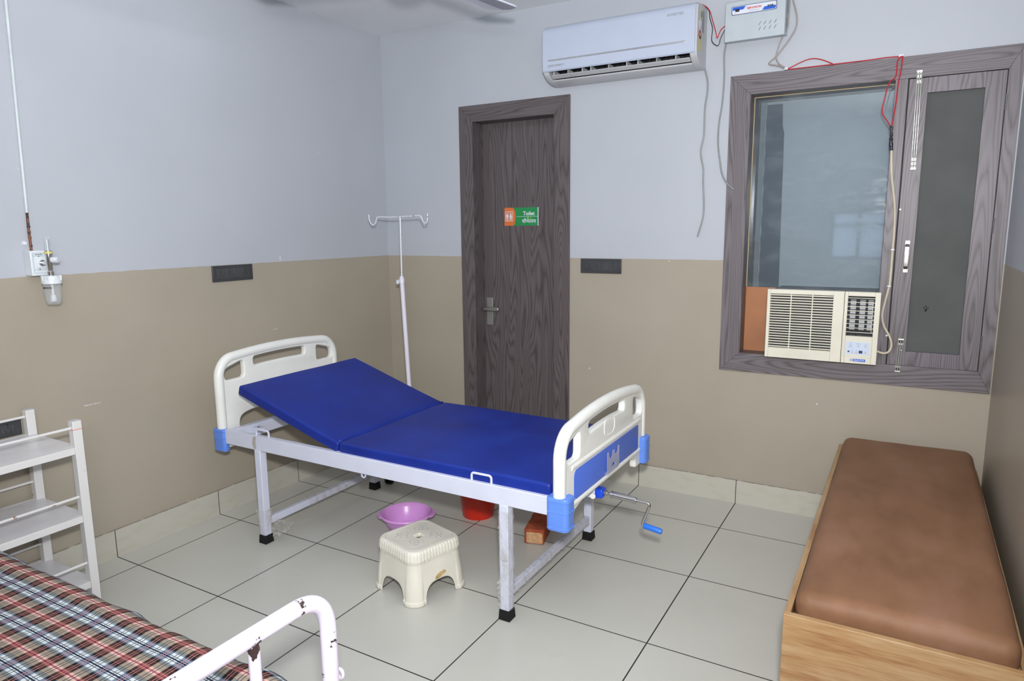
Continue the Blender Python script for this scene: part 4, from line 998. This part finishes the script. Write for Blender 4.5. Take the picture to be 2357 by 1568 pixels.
prism(bm, [(x, z) for x, z in pt], -.1485, -.1405); xf(bm, SR @ Matrix.Rotation(0, 4, 'Z')); 
bm.free(); bm = BM(); prism(bm, [(x-.045, z) for x, z in pt], -.0005, .0015, 'x')
tilt = Matrix.Translation((stool_half(.105)+.0022, 0.005, 0))
obj('glue_patch', xf(bm, SR @ tilt), M['patch'], sl, smooth=0, label='yellowed glue patch')

# ------------------------------------------------------------------ basin, bucket, brick
bs = thing('plastic_basin', 'shallow pink plastic basin on the floor behind the cream stool', 'basin', (1.098, -1.235, 0))
bm = BM(); c = (1.098, -1.235, 0)
lathe(bm, [(0, .004), (.085, .004), (.094, .010), (.120, .075), (.128, .096), (.135, .099), (.139, .095), (.140, .088)], c, 56, cap=False); obj('bowl', bm, M['pink'], bs, smooth=60, solid=.0035)
for a in (math.radians(212), math.radians(32)):
    bm = BM(); P_ = []
    for k in range(13):
        t = -0.42+.84*k/12; P_.append(((c[0]+.137*math.cos(a+t), c[1]+.137*math.sin(a+t)), (c[0]+(.138+.020*max(0, math.cos(t/.42*PI/2))**.6)*math.cos(a+t), c[1]+(.138+.020*max(0, math.cos(t/.42*PI/2))**.6)*math.sin(a+t))))
    prism(bm, [p[0] for p in P_]+[p[1] for p in P_[::-1]], .086, .0945, 'z'); obj('lug_handle', bm, M['pink'], bs, bevel=.002)
bk = thing('red_bucket', 'red plastic bucket on the floor beneath the hospital bed', 'bucket', (1.335, -.880, 0))
bm = BM(); lathe(bm, [(0, .003), (.080, .003), (.087, .0), (.090, .006), (.118, .245), (.126, .250), (.127, .262), (.121, .264), (.116, .255), (.090, .02), (0, .018)], (1.335, -.880, 0), 56); obj('pail', bm, M['red'], bk, smooth=40)
bm = BM(); tube(bm, [(1.335+.128*math.cos(t), -.880+.02, .25-.128*math.sin(t)*.9) for t in [PI*k/24 for k in range(25)]], .003, 8); obj('bail_handle', bm, M['steel'], bk)
BRM = Matrix.Translation((1.745, -1.075, 0)) @ Matrix.Rotation(math.radians(15.5), 4, 'Z')
br = thing('clay_brick', 'single red clay brick on the floor under the foot of the hospital bed', 'brick', (1.77, -.97, 0))
bm = soft_box((0, 0, 0), (.052, .112, .039), .006, (10, 20, 8), lambda v: v+Vector((noise.noise(v*40), noise.noise(v*40+Vector((5, 5, 5))), noise.noise(v*40+Vector((9, 1, 3)))))*.0022)
xf(bm, BRM @ Matrix.Translation((.052, .112, .0405))); obj('brick_body', bm, M['brick'], br, smooth=60)
bm = BM(); pts = [(.012+.004*noise.noise(Vector((k, 0, 0))), .010+.055*k/6) for k in range(7)]+[(.030+.06*k/6, .066+.004*noise.noise(Vector((k, 3, 0)))) for k in range(7)]+[(.097-.004*abs(noise.noise(Vector((k, 7, 0)))), .060-.05*k/6) for k in range(7)]+[(.088-.07*k/6, .007+.004*noise.noise(Vector((k, 11, 0)))) for k in range(7)]
prism(bm, pts, -.0022, .003); obj('mortar_smear', xf(bm, BRM), M['mortar'], br, smooth=0, label='pale mortar smear on the end')

# ------------------------------------------------------------------ IV stand
iv = thing('iv_drip_stand', 'white drip stand with a two-hook bar standing by the toilet door', 'drip stand', (.536, -.45, 0))
b0 = Vector((.536, -.45, .10)); b1 = Vector((.485, -.45, 1.30)); b2 = Vector((.489, -.45, 1.703))
bm = BM(); tube(bm, [b0, b1], .0150, 16); obj('outer_pole', bm, M['ivpole'], iv)
bm = BM(); tube(bm, [b1-Vector((0, 0, .025)), b1-Vector((0, 0, .004)), b1+Vector((0, 0, .016)), b1+Vector((0, 0, .022))], lambda t: .0185 if t < .4 else .0185-.012*(t-.4)/.6, 16); obj('collar', bm, M['ivpole'], iv)
bm = BM(); kp = b1+Vector((-.016, -.004, -.02)); tube(bm, [kp, kp+Vector((-.012, -.002, 0))], .006, 10)
for k in range(5): bmesh.ops.create_uvsphere(bm, u_segments=8, v_segments=6, radius=.007, matrix=Matrix.Translation(kp+Vector((-.015, .009*math.cos(2*PI*k/5), .010*math.sin(2*PI*k/5)))))
obj('clamp_knob', bm, M['labelwhite'], iv)
bm = BM(); tube(bm, [b1, b2], .0055, 10); obj('inner_rod', bm, M['ivrod'], iv)
bm = BM(); hk = [(.222, -.45, 1.724), (.226, -.45, 1.690), (.240, -.45, 1.664), (.260, -.45, 1.656), (.280, -.45, 1.668), (.290, -.45, 1.695), (.306, -.45, 1.707), (.40, -.45, 1.704), (.489, -.45, 1.706), (.58, -.45, 1.708), (.645, -.45, 1.710), (.662, -.45, 1.698), (.674, -.45, 1.672), (.690, -.45, 1.662), (.706, -.45, 1.674), (.711, -.45, 1.722)]
tube(bm, spline(hk, 5), .0044, 10); obj('hook_bar', bm, M['ivrod'], iv)
bm = BM(); lathe(bm, [(0, .05), (.035, .05), (.035, .11), (.02, .125), (0, .125)], (.536, -.45, 0), 24); ib = obj('base_hub', bm, M['ivpole'], iv)
for k in range(5):
    a = math.radians(-84+72*k); e = Vector((.536+.30*math.cos(a), -.45+.30*math.sin(a), .075))
    bm = BM(); tube(bm, [(.536, -.45, .09), e], .011, 10); s_ = obj('base_leg', bm, M['ivpole'], iv)
    bm = BM(); u = Vector((-math.sin(a), math.cos(a), 0)); cc = e+Vector((.0, 0, -.048))
    for sg in (-1, 1): tube(bm, [cc+u*sg*.006, cc+u*sg*.020], .027, 20)
    tube(bm, [cc+Vector((0, 0, .02)), e], .012, 10); obj('caster', bm, M['rubber'], s_, smooth=40)

# ------------------------------------------------------------------ padded bench and cushion
be = thing('bench_box', 'oak laminate box bench along the right-hand wall', 'bench', (3.44, -.98, 0))
obj('front_board', boxes((3.124, 3.748, -1.930, -1.908, 0, .457)), M['oak'], be, bevel=.002)
obj('side_board', boxes((3.124, 3.142, -1.908, -.030, 0, .455)), M['oaky'], be, bevel=.002)
obj('side_board', boxes((3.730, 3.748, -1.908, -.030, 0, .412)), M['oaky'], be, bevel=.002)
obj('back_board', boxes((3.142, 3.730, -.050, -.030, 0, .42)), M['oak'], be, bevel=.002)
obj('deck', boxes((3.142, 3.730, -1.908, -.052, .385, .400)), M['oaky'], be)
def cush(v):
    e = max(0, v.z)/.055
    return Vector((v.x+.004*noise.noise(v*2.5), v.y, v.z+e*(.012*(1-(v.x/.28)**2)*(1-(v.y/.93)**4)+.005*noise.noise(v*4)+.003*noise.noise(v*9))))
bm = soft_box((3.435, -.970, .4575), (.289, .917, .056), .042, (18, 46, 3), cush); obj('bench_cushion', bm, M['leather'], base=(3.435, -.970, .401), smooth=70, label='long brown leatherette cushion lying in the oak bench box', cat='cushion')

# ------------------------------------------------------------------ white trolley
tr = thing('bedside_trolley', 'chipped white metal trolley with three shelves against the left wall', 'trolley', (.24, -2.72, 0))
ty0, ty1, tx0, tx1 = -2.912, -2.512, .022, .432; a = .036
for x in (tx0, tx1-a):
    for y in (ty0, ty1-a):
        p = obj('post', boxes((x, x+a, y, y+a, 0, .852)), M['trolley'], tr, bevel=.002)
        if x > .2 and y > -2.7: obj('thread_mark', boxes((x-.0006, x+a+.0006, y-.0006, y+a+.0006, .816, .8185)), M['pinkmark'], p, smooth=0, label='coral thread tied round the post')
        obj('end_cap', boxes((x+.002, x+a-.002, y+.002, y+a-.002, .852, .8545)), M['acgrey'], p, bevel=.001)
for z in (.738, .438, .140):
    s_ = obj('shelf', boxes((tx0+.01, tx1-.004, ty0+a*.3, ty1-a*.3, z-.003, z+.003)), M['shelf'], tr, smooth=0)
    bm = boxes((tx1-.020, tx1-.003, ty0+a, ty1-a, z-.026, z+.004), (tx0+.003, tx0+.02, ty0+a, ty1-a, z-.026, z+.004)); obj('shelf_lip', bm, M['trolley'], s_, bevel=.002, split=True)
    for x in (tx1-a/2, tx0+a/2):
        bm = BM(); rod(bm, (x, ty0+a*.8, z+.085), (x, ty1-a*.8, z+.085), .0058, 10); obj('guard_rail', bm, M['trolley'], tr)

# ------------------------------------------------------------------ iron ward bed with mattress and sheet
wb = thing('iron_ward_bed', 'chipped pale lilac tubular iron bed nearest the camera', 'iron bed', (1.3, -3.42, 0))
by0, by1 = -3.95, -2.945
for x, zt_, nm in ((2.256, .797, 'foot_rail'), (.235, .92, 'head_rail')):
    bm = BM(); tube(bm, rounded([(x, by1, .04), (x, by1, zt_), (x, by0, zt_), (x, by0, .04)], .10, 12), .0195, 20); fr_ = obj(nm, bm, M['ironpaint'], wb, smooth=60)
    for k in range(3):
        y = -3.152-.292*k; bm = BM(); rod(bm, (x, y, .33), (x, y, zt_), .0128, 16); obj('rail_bar', bm, M['ironpaint'], fr_)
    bm = BM(); rod(bm, (x, by1, .33), (x, by0, .33), .014, 14); obj('lower_rail', bm, M['ironpaint'], fr_)
    bm = BM()
    for y in (by1, by0): lathe(bm, [(0, 0), (.024, 0), (.024, .045), (.02, .05), (0, .05)], (x, y, 0), 20)
    obj('rubber_foot', bm, M['rubber'], fr_, split=True)
bm = BM(); tube(bm, [(2.256+.010*math.cos(t), by1+.030+.0*t, .566+.012*math.sin(t)) for t in [2*PI*k/16 for k in range(16)]], .004, 8, True); rod(bm, (2.256, by1+.01, .566), (2.256, by1+.022, .566), .006, 8); obj('lug_ring', bm, M['ironpaint'], wb)
obj('frame_rail', boxes((.25, 2.25, -3.925, -3.895, .36, .40), (.25, 2.25, -2.985, -2.955, .36, .40), (.25, .28, -3.9, -2.98, .36, .40), (2.215, 2.245, -3.9, -2.98, .36, .40), (.28, 2.215, -3.895, -2.985, .394, .399)), M['ironpaint'], wb, bevel=.002, split=True)
bm = soft_box((1.19, -3.432, .468), (.940, .462, .066), .022, (24, 14, 2), lambda v: Vector((v.x, v.y, v.z+.005*noise.noise(v*5)-(.0))))
obj('ward_mattress', bm, M['foam'], base=(1.19, -3.432, .402), smooth=60, label='white-edged mattress under the plaid sheet on the iron bed', cat='mattress')
# sheet: a draped grid with UVs in metres
me = bpy.data.meshes.new('plaid_sheet'); bm = BM(); uvl = bm.loops.layers.uv.new('UVMap')
X0, X1, Y0, Y1 = .262, 2.148, -3.925, -2.955; NX, NY = 130, 72; grid = []; uvs = {}
for i in range(NX+1):
    row = []
    for j in range(NY+1):
        u = i/NX; v = j/NY; x = X0+(X1-X0)*u; y = Y0+(Y1-Y0)*v; z = .541
        p3 = Vector((x*3.2, y*3.2, .3)); wrk = noise.noise(p3)*.006+noise.noise(Vector((x*9, y*7, 5)))*.0025
        dn_ = max(0, (v-.955)/.045)                               # far hem slips over the edge
        z += wrk+.004*math.sin(PI*v)-dn_**2*(.028+.010*noise.noise(Vector((x*8, 2, 0))))
        y += .010*noise.noise(Vector((x*7, 9, 0)))*dn_+.004*noise.noise(Vector((x*22, 4, 0)))*dn_
        z += .010*math.exp(-((v-.93)/.02)**2)*(.5+.5*noise.noise(Vector((x*4, 6, 0))))
        de = max(0, (u-.985)/.015); z -= de**2*.030; dl = max(0, (.04-v)/.04); z -= dl**2*.03
        cr_ = max(0, 1-math.hypot((x-2.12)/.20, (y+2.96)/.16)); z += .018*cr_*math.sin(3*cr_)
        vt = bm.verts.new((x, y, z)); bend = .010*math.sin(2.6*x+.6)+.006*noise.noise(Vector((x*2.2, y*2.2, 9)))
        uvs[vt] = (x+.008*noise.noise(Vector((x*2, y*2, 3))), y+bend); row.append(vt)
    grid.append(row)
for i in range(NX):
    for j in range(NY):
        f_ = bm.faces.new((grid[i][j], grid[i+1][j], grid[i+1][j+1], grid[i][j+1]))
        for lp in f_.loops: lp[uvl].uv = (uvs[lp.vert][0], uvs[lp.vert][1]+3.015+.055+.0)
bpy.data.meshes.remove(me)
obj('plaid_sheet', bm, M['plaid'], base=(1.19, -3.43, .534), smooth=80, solid=.0016, label='red, white and navy plaid sheet spread over the iron bed', cat='bed sheet')

# ------------------------------------------------------------------ ceiling fan
HUB = Vector((1.548, -1.66, 2.655))
fn = thing('ceiling_fan', 'pale grey ceiling fan with one blade tip below the ceiling by the toilet door', 'ceiling fan', (HUB.x, HUB.y, H))
bm = BM(); rod(bm, (HUB.x, HUB.y, HUB.z+.05), (HUB.x, HUB.y, H), .012); lathe(bm, [(0, .0), (.05, .0), (.06, -.05), (.02, -.07), (0, -.07)], (HUB.x, HUB.y, H), 24); obj('down_rod', bm, M['fan'], fn)
bm = BM(); lathe(bm, [(0, -.055), (.06, -.05), (.105, -.02), (.108, .02), (.07, .055), (.03, .07), (0, .07)], HUB, 40); obj('motor_housing', bm, M['fan'], fn, smooth=50)
for k in range(3):
    A = math.radians(82)+k*2*PI/3
    m_ = Matrix.Translation(HUB) @ Matrix.Rotation(A, 4, 'Z') @ Matrix.Rotation(math.radians(9), 4, 'X')
    bm = BM(); pts = rpoly([(.15, -.06), (.63, -.082), (.668, -.02), (.655, .122), (.15, .078)], [.02, .03, .03, .02, .02]); prism(bm, pts, -.003, .003, 'z'); b_ = obj('blade', xf(bm, m_), M['fan'], fn, bevel=.002)
    bm = BM(); prism(bm, [(.16, -.056), (.626, -.076), (.655, -.02), (.652, .030), (.16, .020)], -.0046, -.003, 'z'); obj('blade_band', xf(bm, m_), M['fantrim'], b_, smooth=0)
    bm = BM(); box(bm, .09, .22, -.02, .02, .003, .009); obj('blade_bracket', xf(bm, m_), M['fantrim'], b_, bevel=.001)

# ------------------------------------------------------------------ light
def light(name, typ, loc, energy, col=(1, 1, 1), target=None, **kw):
    l = bpy.data.lights.new(name, typ); l.energy = energy; l.color = col
    for k, v in kw.items(): setattr(l, k, v)
    o = bpy.data.objects.new(name, l); COL.objects.link(o); o.location = loc
    if target is not None: o.rotation_euler = (Vector(target)-Vector(loc)).to_track_quat('-Z', 'Y').to_euler()
    return o
light('camera_flash', 'SPOT', (3.42, -4.02, 1.86), 372, (.985, .985, 1), (1.4, 0, 2.5), spot_size=math.radians(150), spot_blend=1., shadow_soft_size=.05)
light('unseen_light', 'AREA', (1.9, -3.4, 2.93), 3, (.93, .97, 1), (1.9, -3.4, 0), shape='RECTANGLE', size=1.8, size_y=.4)  # added out of view for soft ambient fill, no known fixture
light('unseen_light', 'AREA', (.07, -1.95, 2.80), 2, (.80, .93, 1), (1.2, -1.95, 2.2), shape='RECTANGLE', size=1.2, size_y=.06)  # tube lamp above the view, inferred from the glow on the left wall
light('unseen_light', 'AREA', (3.70, -4.3, 2.0), 62, (.93, .97, 1), (1.3, -2.1, 4.2), shape='RECTANGLE', size=1.2, size_y=.2)  # added fill behind the camera, aimed up to brighten ceiling and left wall
wd = bpy.data.worlds.new('World'); scene.world = wd; wd.use_nodes = True
wd.node_tree.nodes['Background'].inputs[0].default_value = (.75, .82, .9, 1); wd.node_tree.nodes['Background'].inputs[1].default_value = .3

# ------------------------------------------------------------------ camera
cam = bpy.data.cameras.new('camera'); co = bpy.data.objects.new('camera', cam); COL.objects.link(co); scene.camera = co
C = Vector((3.3760993, -4.0050022, 1.6267673)); yaw, pitch, roll, fpx = -.5241119, -.1631246, -.0095771, 1573.963
fw = Vector((math.sin(yaw)*math.cos(pitch), math.cos(yaw)*math.cos(pitch), math.sin(pitch))); r0 = Vector((math.cos(yaw), -math.sin(yaw), 0)); u0 = r0.cross(fw)
rr = r0*math.cos(roll)+u0*math.sin(roll); uu = -r0*math.sin(roll)+u0*math.cos(roll)
mm = Matrix((rr, uu, -fw)).transposed().to_4x4(); mm.translation = C; co.matrix_world = mm
cam.sensor_width = 36; cam.sensor_fit = 'HORIZONTAL'; cam.lens = 36*fpx/2357; cam.clip_start = .02; cam.clip_end = 60

vs = scene.view_settings; vs.view_transform = 'Standard'; vs.look = 'None'; vs.gamma = 1; vs.exposure = 0
try: vs.use_curve_mapping = False
except Exception: pass
